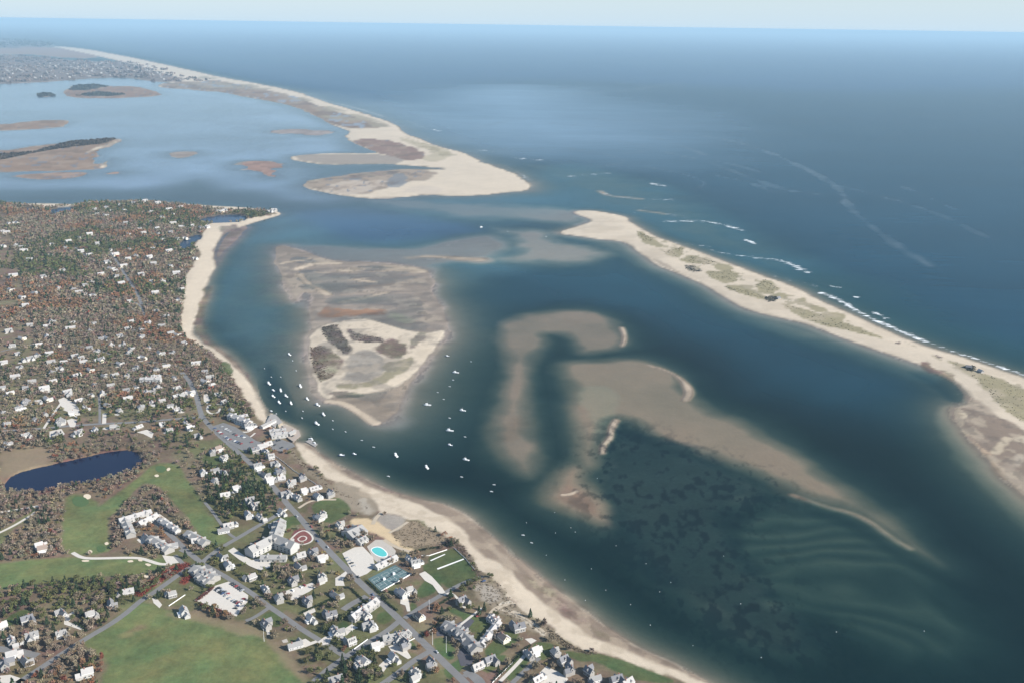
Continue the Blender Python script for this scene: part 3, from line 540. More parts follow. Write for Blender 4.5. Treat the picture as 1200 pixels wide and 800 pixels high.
# thin wash line along the ocean beaches
depth = np.maximum(-gz, 0)
thick = 1-np.exp(-depth/2.5)
tint_ = np.exp(-np.minimum(depth, 12)[:, None]*np.array((.24, .075, .085), np.float32)[None])
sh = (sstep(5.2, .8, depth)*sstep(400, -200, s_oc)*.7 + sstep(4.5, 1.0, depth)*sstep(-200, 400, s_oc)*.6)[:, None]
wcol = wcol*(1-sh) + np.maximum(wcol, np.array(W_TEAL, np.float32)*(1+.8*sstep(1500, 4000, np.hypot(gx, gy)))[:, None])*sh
keep = gz < .30
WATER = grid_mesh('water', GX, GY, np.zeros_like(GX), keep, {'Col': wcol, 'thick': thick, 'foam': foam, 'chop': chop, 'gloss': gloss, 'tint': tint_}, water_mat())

# ------------------------------------------------------------------ air
def haze():
    bm = bmesh.new(); bmesh.ops.create_cube(bm, size=1.0)
    bmesh.ops.scale(bm, vec=(440000, 240000, CAM_H+5+55), verts=bm.verts); bmesh.ops.translate(bm, vec=(0, 100000, (CAM_H+5-55)/2), verts=bm.verts)
    me = bpy.data.meshes.new('haze'); bm.to_mesh(me); ob = bpy.data.objects.new('haze', me); COL.objects.link(ob); ob['kind'] = 'stuff'
    m, n, l, b = newmat('haze'); n.remove(b); v = n.new('ShaderNodeVolumePrincipled')
    v.inputs['Density'].default_value = HAZE_DENSITY; v.inputs['Color'].default_value = HAZE_COLOR; v.inputs['Anisotropy'].default_value = 0.0
    l.new(v.outputs[0], n['Material Output'].inputs['Volume']); me.materials.append(m)
haze()
# ------------------------------------------------------------------ roads, drives, courts: thin sheets laid on the flat of the town
TOWN_Z = 3.0
M = {}
M['asphalt'] = plain('asphalt', (.17, .165, .16), .9, .25, 0, .08); M['dark_asphalt'] = plain('dark_asphalt', (.070, .067, .078), .9, .2, 0, .1); M['shell'] = plain('shell', (.54, .50, .44), .95, .12, 0, .3)
M['paving'] = plain('paving', (.42, .38, .33), .9, .2, 0, .3); M['sandpath'] = plain('sandpath', (.42, .35, .26), .95, .15, 0, .2); M['court'] = plain('court', (.085, .145, .150), .85, .12, 0, .1); M['court_rim'] = plain('court_rim', (.10, .14, .125), .85, .1)
M['white_paint'] = plain('white_paint', (.74, .73, .70), .7, .06); M['brick_red'] = plain('brick_red', (.17, .055, .045), .9, .3, 0, .4); M['green_turf'] = plain('green_turf', (.055, .10, .028), .95, .15, 0, .2)
M['bunker'] = plain('bunker', (.60, .51, .38), .95, .1); M['pool_blue'] = plain('pool_blue', (.10, .48, .46), .1, .05); M['planks'] = plain('planks', (.30, .28, .26), .9, .25, .1, .8); M['pond'] = plain('pond', (.0025, .0050, .026), .12, .1, 0, .02); M['pond'].node_tree.nodes['Principled BSDF'].inputs['Specular IOR Level'].default_value = .15
FLAT_N = [0]
def obj(name, bm, mat, parent=None, smooth=False):
    me = bpy.data.meshes.new(name); bm.normal_update(); bm.to_mesh(me); bm.free()
    if smooth:
        for p in me.polygons: p.use_smooth = True
    me.materials.append(mat); o = bpy.data.objects.new(name, me); COL.objects.link(o)
    if parent is not None: o.parent = parent
    return o
OPENP = []
def flat_poly(name, pts, mat, z=None, smooth=0, kind='structure'):
    FLAT_N[0] += 1
    zz = (TOWN_Z+.06+.004*(FLAT_N[0] % 60)) if z is None else z
    g = [at(x, y, TOWN_Z)[:2] for x, y in (chaikin(pts, smooth) if smooth else pts)]
    OPENP.append(np.array(g))
    bm = bmesh.new(); f = bm.faces.new([bm.verts.new((a, b, zz)) for a, b in g]); f.normal_update()
    if f.normal.z < 0: f.normal_flip()
    bmesh.ops.triangulate(bm, faces=bm.faces[:])
    o = obj(name, bm, mat); o['kind'] = kind; return o
ROADS = []
def ribbon(name, pts, width, mat, z=None, sm=2):
    FLAT_N[0] += 1
    zz = (TOWN_Z+.06+.004*(FLAT_N[0] % 60)) if z is None else z
    g = np.array([at(x, y, TOWN_Z)[:2] for x, y in chaikin(pts, sm, False)])
    ROADS.append((g, width/2))
    t = np.gradient(g, axis=0); t /= np.linalg.norm(t, axis=1)[:, None]+1e-9; nn = np.stack([-t[:, 1], t[:, 0]], 1)*width/2
    bm = bmesh.new(); L = [bm.verts.new((*p, zz)) for p in g+nn]; R_ = [bm.verts.new((*p, zz)) for p in g-nn]
    for i in range(len(g)-1): bm.faces.new((R_[i], R_[i+1], L[i+1], L[i]))
    o = obj(name, bm, mat); o['kind'] = 'structure'; return o
for s, wd in [('213,436 222,446 230,462 234,480 238,490 250,503 265,517 290,539 300,549 320,569 338,592 350,604 368,627 396,656 412,672 426,686 446,704 470,727 500,756 530,785 548,802 575,832', 8),
              ('-60,507 0,505 50,501.5 100,497 160,494.5 200,491 237,488', 7), ('215,432 205,428 190,425 170,424', 5), ('117,497 117,478 116,462', 4),
              ('195,622 210,636 222,648 236,659 250,667 266,676 285,688 300,698 315,710 330,720 352,736 380,753 405,769', 6.5), ('176,606 185,614 195,622', 6),
              ('236,659 250,647 266,637 282,628 300,617 318,607 332,598 340,593', 6.5), ('236,659 222,664 205,676 180,694 165,703 148,718 128,732 105,745 75,764 48,782 20,800', 7),
              ('368,798 385,783 405,769 425,756 440,747 455,738 468,727', 7), ('430,812 450,800 468,787 484,774 503,763', 7), ('474,724 490,713 508,702 525,692 540,684 552,679 566,675', 6),
              ('130,296 138,308 146,321 153,332 161,344 166,357', 7), ('-40,755 0,760 20,762 44,768', 9), ('316,711 306,718 296,724 288,727', 5), ('560,806 568,800 552,787 544,792', 6),
              ('236,660 226,650 212,643', 7), ('402,714 412,707 430,698', 8), ('276,630 268,625 258,612 250,600 240,588', 4), ('205,650 214,660 224,666', 5), ('120,360 150,352 165,357 170,372', 4), ('0,412 40,402 90,404 130,415', 4), ('88,290 100,300 112,306 130,298', 4), ('600,800 618,783 632,770', 5), ('545,786 556,795 565,806', 6)]:
    ribbon('road', P(s), wd, M['asphalt'])
for s, wd in [('51,502 58,491 66,480 73,470', 4), ('122,496 122.5,484', 6), ('85,647 95,653 108,654 130,653.5 150,653 165,653.5 176,657 188,661 202,660', 5), ('190,640 190,643', 3), ('244,475 252,473 260,474', 4), ('244,475 242,481 248,485 256,483 258,478', 3.5),
              ('520,697 530,693 545,712', 3), ('565,712 548,725 533,737', 3), ('620,762 604,780 586,798', 4), ('315,743 313,735', 3), ('0,600 20,597 48,592', 5), ('-10,628 14,617 34,605 42,599', 4), ('182,600 196,610 208,618', 4), ('262,508 275,504 290,507 299,500', 4), ('282,512 292,513 299,507', 3)]:
    ribbon('driveway', P(s), wd, M['shell'])
for s, wd in [('350,595 362,587 376,585 394,585', 4), ('327,602 337,596', 4), ('187,349.5 205,349 220,347.5', 4), ('447,600 440,607 437,614', 5), ('478,611 468,618 456,624', 4), ('574,719 580,712 590,709 604,706', 4), ('586,714 605,718 622,728 640,742', 3.5), ('450,632 462,640 480,646', 5)]:
    ribbon('path', P(s), wd, M['sandpath'])
# car parks and forecourts
flat_poly('parking_lot', P('246,500 262,495 276,500 288,508 300,516 312,520 304,532 290,530 276,524 262,514'), M['asphalt'])
flat_poly('parking_lot', P('312,522 326,513 336,517 343,519 346,523 332,529 322,528'), M['asphalt'], z=TOWN_Z+.5)
flat_poly('parking_lot', P('228,703 240,694 252,686 268,681 291,697 290,705 277,722 268,718 245,709'), M['shell'])
flat_poly('parking_lot', P('401,648 415,641 425,640 437,652 440,664 430,672 420,676 412,668'), M['shell'])
flat_poly('parking_lot', P('267,645 274,641 285,650 295,656 307,653 318,655 318,664 305,668 293,663 280,655'), M['shell'])
for s in ['325,694 335,692 346,688 358,685 366,682 371,687 362,693 352,698 345,704 340,702 336,697', '470,698 476,696 479,703 481,716 477,716 475,709 469,707', '491,672 498,669 506,675 518,688 522,694 515,696 507,685 498,680', '393,677 398,674 405,669 407,671 402,679 404,686 393,686',
          '352,750 358,748 364,752 370,750 373,752 358,758 354,758', '455,757 463,754 477,762 482,770 478,772 465,764 458,762', '372,752 380,746 390,744 386,754 376,756', '404,736 412,731 420,735 412,738 406,744', '615,748 623,747 629,750 622,754', '630,790 640,780 655,787 666,795 660,802 625,802',
          '444,779 452,772 456,778 450,786 446,790', '178,700 185,702 190,708 187,712 180,706', '355,717 368,711 370,716 358,722', '75,722 86,716 88,720 80,728 98,734 96,738 75,731', '12,766 18,764 26,770 22,774 8,772', '-8,792 12,790 30,796 26,802 -8,800', '188,613 196,612 211,622 206,626 198,622', '160,632 170,628 180,626 178,631 166,637', '40,640 46,637 52,642 46,646', '172,503 180,507 178,513 168,508 160,506',
          '238,462 243,461 246,468 243,473 239,470', '68,468 75,465 84,470 92,477 94,486 90,490 82,483 74,480', '78,492 84,490 90,492 88,500 82,500', '58,505 72,502 76,508 70,512 58,514', '270,489 284,490 293,496 291,500 276,497', '190,650 208,652 214,658 196,661', '456,558 457,558 457,559']:
    flat_poly('driveway', P(s), M['shell'])
flat_poly('driveway', P('510,737 522,729 530,733 540,728 552,724 556,727 548,737 538,742 546,748 540,752 526,744 512,745'), M['dark_asphalt'])
flat_poly('driveway', P('534,762 545,757 556,772 552,779 540,780'), M['dark_asphalt'])
for s in ['504,656 521,648.5 522,649.3 505,657', '512,665.5 543,654 544,655 513,667']: flat_poly('court_line', P(s), M['white_paint'])
flat_poly('terrace', P('430,640 440,632 452,632 464,645 462,652 446,662 438,655'), M['paving']); flat_poly('terrace', P('330,750 336,748'+' 338,752 332,753'), M['paving'])
flat_poly('garden_bed', P('342,630 350,623 358,621 366,628 366,633 356,637 346,636'), M['brick_red']); flat_poly('garden_bed', P('302,659 306,656 312,656 314,660 310,663 304,662'), M['brick_red'])
ribbon('path', P('341,631 349,623 358,620.5 367,628 366,634 356,638 346,637 341,631'), 2.2, M['shell']); ribbon('path', P('349,631 354,627 360,629 358,633 351,634 349,631'), 1.6, M['shell'])
for s in ['97,580 102,578 107,580 106,584 100,585', '180,557 184,555 187,557 184,559', '195,549 199,547 200,550 196,552', '103,645 106,643.5 109,646 106,649 103,648', '122,636 126,634 128,637 124,638.5', '149,656.5 155,655.5 157,658 150,658.5', '169,660 174,659.5 178,661.5 174,663.5', '168,673.5 173,673 175,676 170,677', '95,656 104,655.5 105,657.5 97,658', '162,654.5 167,655 167,657.5 162,657']:
    flat_poly('sand_bunker', P(s), M['bunker'], smooth=1)
for s in ['113,640 120,638 125,642 121,647 114,646', '182,546 192,545 196,550 190,554 183,552', '84,582 98,581 106,588 98,594 86,592']: flat_poly('putting_green', P(s), M['green_turf'], smooth=1)
# the pond by the golf course
g = SHAPES['pan']
bm = bmesh.new(); f = bm.faces.new([bm.verts.new((a, b, TOWN_Z-1.2)) for a, b in g + (g-g.mean(0))*.03]); f.normal_update()
if f.normal.z < 0: f.normal_flip()
bmesh.ops.triangulate(bm, faces=bm.faces[:]); o = obj('pond_water', bm, M['pond']); o['kind'] = 'structure'

# ------------------------------------------------------------------ labels: which one, told by landmarks anyone can find
LAND = [('the dark oval pond', (86, 552)), ('the fishing pier', (325, 503)), ('the grand white hotel', (320, 640)), ('the turquoise pool', (444, 646)), ('the blue tennis courts', (457, 677)),
        ('the shell car park', (260, 702)), ('the L shaped inn', (540, 745)), ('the triangular island', (430, 430)), ('the wooded point', (318, 249)), ('the beach bend', (250, 310)),
        ('the white walled villa', (176, 446)), ('the beach road crossing', (472, 722)), ('the fairway bend', (205, 575)), ('the corner junction', (48, 770)), ('the main road fork', (238, 490)), ('the far street stub', (150, 326)),
        ('the golf lane fork', (236, 659)), ('the marsh barrier', (60, 240)), ('the red hedge', (190, 680)), ('the arrowhead shoal', (668, 570)), ('the docked boats', (368, 517)), ('the lower street corner', (405, 769)), ('the seaside lawn court', (535, 668)), ('the bottom beach end', (720, 772))]
ORD = 'nearest second third fourth fifth sixth seventh eighth ninth tenth eleventh twelfth thirteenth fourteenth fifteenth sixteenth seventeenth eighteenth nineteenth twentieth'.split()
_T = ['twenty', 'thirty', 'forty', 'fifty', 'sixty', 'seventy', 'eighty', 'ninety']
_F9 = 'first second third fourth fifth sixth seventh eighth ninth'.split(); _TT = 'twentieth thirtieth fortieth fiftieth sixtieth seventieth eightieth ninetieth'.split()
def ordinal(i):
    if i < 20: return ORD[i]
    n = i+1; t, u = divmod(n, 10)
    return _TT[t-2] if u == 0 else _T[t-2]+'-'+_F9[u-1]
SECT = ['right', 'upper right', 'upper', 'upper left', 'left', 'lower left', 'lower', 'lower right']
def name_by_landmark(items, lands=None):
    """items: list of (object, look). Sorts each landmark's neighbours by distance and writes the label."""
    lands = lands or LAND; bins = {}
    for o, look in items:
        p = pix(o.matrix_world.translation if o.parent else o.location)
        # foreshortened rows count double so that neighbours on the ground stay neighbours
        k = min(range(len(lands)), key=lambda i: math.hypot(p[0]-lands[i][1][0], 1.7*(p[1]-lands[i][1][1])))
        dx, dy = p[0]-lands[k][1][0], lands[k][1][1]-p[1]
        s = int(round(math.degrees(math.atan2(dy, dx))/45)) % 8
        bins.setdefault((k, s), []).append((math.hypot(dx, dy), o, look))
    for (k, s), L in bins.items():
        L.sort(key=lambda t: t[0])
        for i, (d, o, look) in enumerate(L):
            od = 'nearest' if i == 0 else ordinal(i)+' nearest'
            o['label'] = f"{look}, {od}, {SECT[s]} of {lands[k][0]}"
def thing(name, cat, loc=(0, 0, 0), rz=0, group=None, label=None):
    o = bpy.data.objects.new(name, None); COL.objects.link(o); o.empty_display_size = 1
    o.location = loc; o.rotation_euler = (0, 0, rz); o['category'] = cat
    if group: o['group'] = group
    if label: o['label'] = label
    return o
def dup(root, loc, rz, sc=(1, 1, 1), group=None):
    def cp(o, par):
        c = o.copy(); COL.objects.link(c)
        if par is not None: c.parent = par
        for ch in o.children: cp(ch, c)
        return c
    r = cp(root, None); r.location = loc; r.rotation_euler = (0, 0, rz); r.scale = sc
    if group: r['group'] = group
    return r
def box(bm, c, s, rz=0.0):
    r = bmesh.ops.create_cube(bm, size=1.0); v = r['verts']
    bmesh.ops.scale(bm, vec=s, verts=v)
    if rz: bmesh.ops.rotate(bm, cent=(0, 0, 0), matrix=Matrix.Rotation(rz, 3, 'Z'), verts=v)
    bmesh.ops.translate(bm, vec=c, verts=v); return v
def prism(bm, c, L, W, z0, hw, hr, rz=0):     # gabled body, ridge along local x
    c = Vector(c); R3 = Matrix.Rotation(rz, 3, 'Z')
    q = [(-L/2, -W/2, z0), (L/2, -W/2, z0), (L/2, W/2, z0), (-L/2, W/2, z0), (-L/2, -W/2, hw), (L/2, -W/2, hw), (L/2, W/2, hw), (-L/2, W/2, hw), (-L/2, 0, hw+hr), (L/2, 0, hw+hr)]
    v = [bm.verts.new(R3 @ Vector(p) + c) for p in q]
    for f in [(0, 3, 2, 1), (0, 1, 5, 4), (2, 3, 7, 6), (1, 2, 6, 9, 5), (3, 0, 4, 8, 7), (4, 5, 9, 8), (6, 7, 8, 9)]: bm.faces.new([v[i] for i in f])
def gable_roof(bm, c, L, W, hw, hr, rz=0, ov=.5, th=.35, hip=0.0):
    c = Vector(c); R3 = Matrix.Rotation(rz, 3, 'Z'); sl = hr/(W/2); L2 = L/2+ov; W2 = W/2+ov; e = hw-ov*sl
    top = [(-L2, -W2, e+th), (L2, -W2, e+th), (L2-hip, 0, hw+hr+th), (-L2+hip, 0, hw+hr+th), (-L2, W2, e+th), (L2, W2, e+th)]
    bot = [(x, y, z-th+.05) for x, y, z in top]
    v = [bm.verts.new(R3 @ Vector(p) + c) for p in top]; b = [bm.verts.new(R3 @ Vector(p) + c) for p in bot]
    bm.faces.new((v[0], v[1], v[2], v[3])); bm.faces.new((v[5], v[4], v[3], v[2]))
    if hip: bm.faces.new((v[1], v[5], v[2])); bm.faces.new((v[4], v[0], v[3]))
    else: bm.faces.new((v[1], v[5], v[2])) if False else None
    bm.faces.new((b[1], b[0], b[3], b[2])); bm.faces.new((b[4], b[5], b[2], b[3]))
    for i, j in ((0, 1), (1, 2), (2, 5), (5, 4), (4, 3), (3, 0)): bm.faces.new((v[j], v[i], b[i], b[j]))

WALLC = {'white': (.44, .43, .41), 'grey shingled': (.30, .285, .265), 'cream': (.60, .55, .46), 'pale grey': (.47, .46, .45)}
ROOFC = {'silver grey': (.29, .28, .265), 'pale grey': (.37, .355, .34), 'dark grey': (.15, .15, .16), 'brown': (.22, .17, .14), 'grey': (.22, .215, .21)}
for k, c in WALLC.items(): M['wall '+k] = plain('wall_'+k.replace(' ', '_'), c, .85, .12, .06, .5)
for k, c in ROOFC.items(): M['roof '+k] = plain('roof_'+k.replace(' ', '_'), c, .8, .16, .10, .35)
M['brick'] = plain('brick', (.26, .13, .10), .9, .2); M['glass'] = plain('glass', (.03, .04, .05), .12); M['trim'] = plain('trim', (.76, .755, .74), .7, .05); M['door'] = plain('door', (.10, .07, .06), .6)
def house_proto(i, wall, roof, L, W, hw, hr, wing=None, garage=False, hip=0.0, chim=True, dorm=0, porch=False, wins=True):
    wm, rm = M['wall '+wall], M['roof '+roof]
    t = thing('house', 'house', (0, 0, -500)); t['look'] = f"{roof} roofed {wall} house"
    bm = bmesh.new(); prism(bm, (0, 0, 0), L, W, -1.5, hw, hr)
    wall_o = obj('wall', bm, wm, t)
    bm = bmesh.new(); gable_roof(bm, (0, 0, 0), L, W, hw, hr, hip=hip); roof_o = obj('roof', bm, rm, t)
    if wing:
        x, y, l, w_, rz, h1, h2 = wing
        bm = bmesh.new(); prism(bm, (x, y, 0), l, w_, -1.5, h1, h2, rz); wg = obj('wing', bm, wm, t)
        bm = bmesh.new(); gable_roof(bm, (x, y, 0), l, w_, h1, h2, rz); obj('wing_roof', bm, rm, wg)
    if garage:
        bm = bmesh.new(); prism(bm, (L/2+4.5, W*.25, 0), 6.5, 6.5, -1.5, 2.8, 2.4, math.pi/2); ga = obj('garage', bm, wm, t)
        bm = bmesh.new(); gable_roof(bm, (L/2+4.5, W*.25, 0), 6.5, 6.5, 2.8, 2.4, math.pi/2); obj('garage_roof', bm, rm, ga)
        bm = bmesh.new(); box(bm, (L/2+4.5, W*.25-3.3, 1.2), (4.6, .12, 2.3)); obj('garage_door', bm, M['trim'], ga)
    if chim:
        bm = bmesh.new(); box(bm, (L*.22, .4, hw+hr+.2), (1.2, 1.0, 3.2)); obj('chimney', bm, M['brick'], roof_o)
    for d in range(dorm):
        x = (d-(dorm-1)/2)*L/(dorm+.6)
        for sgn in ((-1,) if d % 2 else (-1, 1)):
            bm = bmesh.new(); prism(bm, (x, sgn*W*.28, 0), W*.42, 2.4, hw, hw+1.9, 1.1, math.pi/2); dm = obj('dormer', bm, wm, roof_o)
            bm = bmesh.new(); gable_roof(bm, (x, sgn*W*.28, 0), W*.42, 2.4, hw+1.9, 1.1, math.pi/2, .25, .2); obj('dormer_roof', bm, rm, dm)
    if porch:
        bm = bmesh.new(); box(bm, (0, -W/2-1.8, .45), (L*.7, 3.6, .9)); box(bm, (0, -W/2-1.8, 2.95), (L*.72, 3.8, .3))
        for k in range(5): box(bm, ((k-2)*L*.165, -W/2-3.4, 1.7), (.22, .22, 2.4))
        obj('porch', bm, M['trim'], t)
    bm = bmesh.new()
    for sgn in (-1, 1): box(bm, (0, sgn*(W/2+.55), hw-.15-.5*hr/(W/2)+.12), (L+1.1, .14, .42))
    obj('eaves_trim', bm, M['trim'], roof_o)
    if wins:
        for sgn in (-1, 1):
            for x in (-.32, -.1, .22, .38):
                if sgn < 0 and x == -.1:
                    bm = bmesh.new(); box(bm, (x*L, sgn*(W/2+.04), 1.1), (1.2, .12, 2.2)); obj('door', bm, M['door'], t); continue
                bm = bmesh.new(); box(bm, (x*L, sgn*(W/2+.03), 1.9), (1.3, .10, 1.5)); wn = obj('window', bm, M['glass'], t)
                bm = bmesh.new(); box(bm, (x*L, sgn*(W/2+.045), 1.07), (1.7, .14, .16)); obj('window_sill', bm, M['trim'], wn)
        for sgn in (-1, 1):
            bm = bmesh.new(); box(bm, (sgn*(L/2+.03), 0, hw+.5), (.10, 1.2, 1.5)); obj('window', bm, M['glass'], t)
    return t
PI = math.pi
PROTO = [
 house_proto(0, 'white', 'silver grey', 14, 9, 4.6, 4.0, wing=(-6, 6, 10, 7, PI/2, 4.0, 3.2), dorm=3),
 house_proto(1, 'grey shingled', 'pale grey', 16, 8.5, 3.4, 4.2, garage=True, dorm=2),
 house_proto(2, 'white', 'pale grey', 12, 9, 5.4, 3.6, wing=(8.5, 1.5, 8, 7, 0, 3.0, 2.8), porch=True),
 house_proto(3, 'grey shingled', 'dark grey', 15, 9, 5.2, 3.8, wing=(5, -6.5, 9, 7.5, PI/2, 4.8, 3.2), dorm=1),
 house_proto(4, 'pale grey', 'grey', 18, 8, 3.2, 3.4, wing=(-7, -5, 8, 7, PI/2, 3.0, 3.0)),
 house_proto(5, 'cream', 'brown', 13, 9, 5.0, 3.6, garage=True, porch=True),
 house_proto(6, 'white', 'grey', 17, 9.5, 5.6, 3.8, wing=(3, 7, 9, 8, PI/2, 5.2, 3.4), garage=True, dorm=2, porch=True),
 house_proto(7, 'grey shingled', 'silver grey', 13, 10, 4.8, 3.4, hip=4.5, wing=(7.5, -4, 8, 7, PI/2, 3.2, 2.6)),
]
# small far copies keep only walls and roofs
def lite(i, wall, roof, L, W, hw, hr, wing):
    t = thing('house', 'house', (0, 0, -500)); t['look'] = f"{roof} roofed {wall} house"
    bm = bmesh.new(); prism(bm, (0, 0, 0), L, W, -1.5, hw, hr); prism(bm, (wing[0], wing[1], 0), wing[2], wing[3], -1.5, hw*.8, hr*.8, PI/2); obj('wall', bm, M['wall '+wall], t)
    bm = bmesh.new(); gable_roof(bm, (0, 0, 0), L, W, hw, hr); gable_roof(bm, (wing[0], wing[1], 0), wing[2], wing[3], hw*.8, hr*.8, PI/2); ro = obj('roof', bm, M['roof '+roof], t)
    bm = bmesh.new(); box(bm, (L*.2, .3, hw+hr+.2), (1.2, 1, 2.8)); obj('chimney', bm, M['brick'], ro)
    return t
LITE = [lite(0, 'white', 'silver grey', 15, 9, 5.4, 3.6, (5, 5, 10, 7)), lite(1, 'white', 'pale grey', 18, 9, 5.8, 3.4, (-5, -5, 10, 8)), lite(2, 'grey shingled', 'silver grey', 16, 9, 4.6, 4.0, (4, -5, 9, 7)), lite(3, 'white', 'grey', 14, 9, 5.2, 3.6, (-4, 5, 9, 7)), lite(4, 'cream', 'pale grey', 20, 9, 5.6, 3.6, (7, 5, 10, 7))]

_a = at(345, 600, 3); _b = at(530, 785, 3); ROAD_ANG = math.atan2(_b[1]-_a[1], _b[0]-_a[0])
NEAR = '''172,631,4 188,643,0 202,640,4 230,635,1 262,622,4 268,617,1 46,641,2 50,645,5 202,697,7 216,718,2 130,708,4 106,722,7 74,719,4 72,744,0 32,727,3 38,748,6 14,752,1 4,735,2 14,769,2 6,781,3 30,776,4 150,694,1 103,790,2 259,653,4 243,674,6 268,664,2 295,677,7
353,652,1 376,655,2 350,664,4 366,650,3 378,678,0 343,683,3 312,692,1 327,703,7 360,707,3 393,698,4 312,734,3 346,757,4 388,722,3 393,742,6 412,753,0 364,726,2 420,782,0 393,796,4 427,777,2 506,778,3 487,791,0 492,724,5 541,706,3 577,728,1 590,749,5 574,775,3 560,782,1 608,737,3 627,764,2 621,769,1 651,766,7 660,776,3 668,786,3 690,789,3 697,797,4 722,798,3 735,801,1 630,797,1 461,772,2 435,735,6 428,722,6 480,693,7 472,697,2 466,750,6 476,756,3 440,758,2 487,661,6 480,656,1 398,617,0 379,604,0 374,608,2
292,500,6 222,502,2 218,496,1 234,511,4 249,531,7 256,527,5 262,538,0 252,552,4 263,555,1 252,565,7 276,573,2 264,581,1 238,555,2 293,588,6 298,594,0 291,605,2 322,617,4 305,607,1 330,601,2 306,525,2 299,528,3 312,530,1 318,536,0 324,545,6 331,552,3 326,553,2 330,561,1 340,568,0 355,560,3 356,576,2 368,573,1 373,583,2 388,579,3 302,548,6 310,556,4 316,564,2 338,580,6 349,584,1 314,521,1'''
MID = '''18,442 38,448 60,437 52,456 79,460 45,471 12,461 30,471 42,492 53,486 3,484 9,497 8,521 30,511 67,509 92,508 112,504 133,501 163,500 190,497 199,504 70,494 84,484 82,463 90,440 105,434 122,441 108,463 126,475 130,452 140,427 150,415 153,411 117,423 121,421 161,432 184,434 205,443 180,458 172,460 207,481 200,476 207,456 215,465 222,462 230,427 240,436 246,443 248,452 256,463 262,471 271,482 240,448 45,417 35,421 28,423 58,415 115,412 187,415 203,414 215,402 178,473 150,468 148,458
3,271 10,262 20,262 25,290 5,289 35,305 16,324 112,246 140,240 170,236 157,238 125,243 115,251 123,253 198,246 203,251 176,249 160,262 178,260 203,262 213,266 225,265 235,267 243,266 184,268 165,269 185,274 168,274 190,281 208,280 218,279 200,272 150,275 105,275 93,279 62,287 75,291 80,283 95,295 115,286 105,299 130,293 135,299 152,292 180,292 198,295 175,302 180,309 150,304 125,308 130,316 135,318 165,322 135,325 142,333 182,344 213,339 230,303 207,321 68,338 93,343 100,335 107,331 98,346 110,347 30,358 25,349 152,354 185,366 55,383 60,378 85,379 83,386 110,380 105,388 155,378 150,386 165,387 165,396 125,397 119,398 207,393 200,392 190,383 62,391 55,396 35,381 10,388 25,397 75,318 18,288 28,294 8,273 255,247 260,248 263,247 322,247 318,248 185,238 212,243 132,247 145,246 190,255 148,262 60,300 50,325 85,340 40,345 12,340 145,312 118,322 190,330 200,312 178,330 160,300 210,352 195,372 175,380 140,395 130,405 95,420 75,425 20,415 5,425 92,470 22,480 140,482 60,425 72,433 98,425 25,432 88,418 135,440 168,420 195,430 55,468 100,478 165,478 190,470 150,440 110,452 62,447 30,455 3,455 120,462 185,455 160,455 70,405 105,408 145,405 175,408 45,405 15,405'''
HOUSES = []; SPOTS = []
rr = random.Random(5)
KEEPOUT = [((320, 640), 32), ((540, 745), 0), ((176, 446), 12), ((417, 628), 0)]
for tok in NEAR.split():
    x, y, p = tok.split(','); x, y, p = float(x), float(y), int(p)
    q = at(x, y+1.5, TOWN_Z); rz = ROAD_ANG + rr.choice([0, PI/2, PI, -PI/2]) + rr.uniform(-.18, .18)
    sc = rr.uniform(.66, .86); sc = (sc*rr.uniform(.9, 1.05), sc, rr.uniform(.85, 1.05))
    h = dup(PROTO[p], (q[0], q[1], TOWN_Z), rz, sc, 'houses of the shore town'); HOUSES.append((h, PROTO[p]['look'])); SPOTS.append((q[0], q[1], 12))
for tok in MID.split():
    x, y = (float(v) for v in tok.split(',')); p = rr.randrange(5); y += rr.uniform(-.4, .4)
    q = at(x, y+1, TOWN_Z); rz = ROAD_ANG + rr.choice([0, PI/2, PI, -PI/2]) + rr.uniform(-.4, .4)
    far = max(0, (500-y)/260.0); sc = rr.uniform(.62, .86)*(1+.22*far)
    src = LITE[p] if y < 470 else PROTO[[0, 2, 6, 1, 7][p]]
    h = dup(src, (q[0], q[1], TOWN_Z), rz, (sc, sc, sc), 'houses of the shore town'); HOUSES.append((h, src['look'])); SPOTS.append((q[0], q[1], 11*sc))
    if rr.random() < .7:     # a crushed shell forecourt beside it
        a = rr.uniform(0, 6.3); r_ = rr.uniform(4, 8)*sc; cx, cy = q[0]+math.cos(a)*13*sc, q[1]-abs(math.sin(a))*11*sc
        FLAT_N[0] += 1; bm = bmesh.new(); k = rr.randint(5, 7)
        bm.faces.new([bm.verts.new((cx+r_*rr.uniform(.6, 1.1)*math.cos(6.283*i/k), cy+r_*rr.uniform(.6, 1.1)*math.sin(6.283*i/k), TOWN_Z+.06+.004*(FLAT_N[0] % 60))) for i in range(k)])
        o = obj('driveway', bm, M['shell']); o['kind'] = 'structure'; SPOTS.append((cx, cy, r_))
name_by_landmark(HOUSES)
for pr in PROTO+LITE:
    for ch in list(pr.children_recursive): bpy.data.objects.remove(ch)
    bpy.data.objects.remove(pr)
print('houses', len(HOUSES))
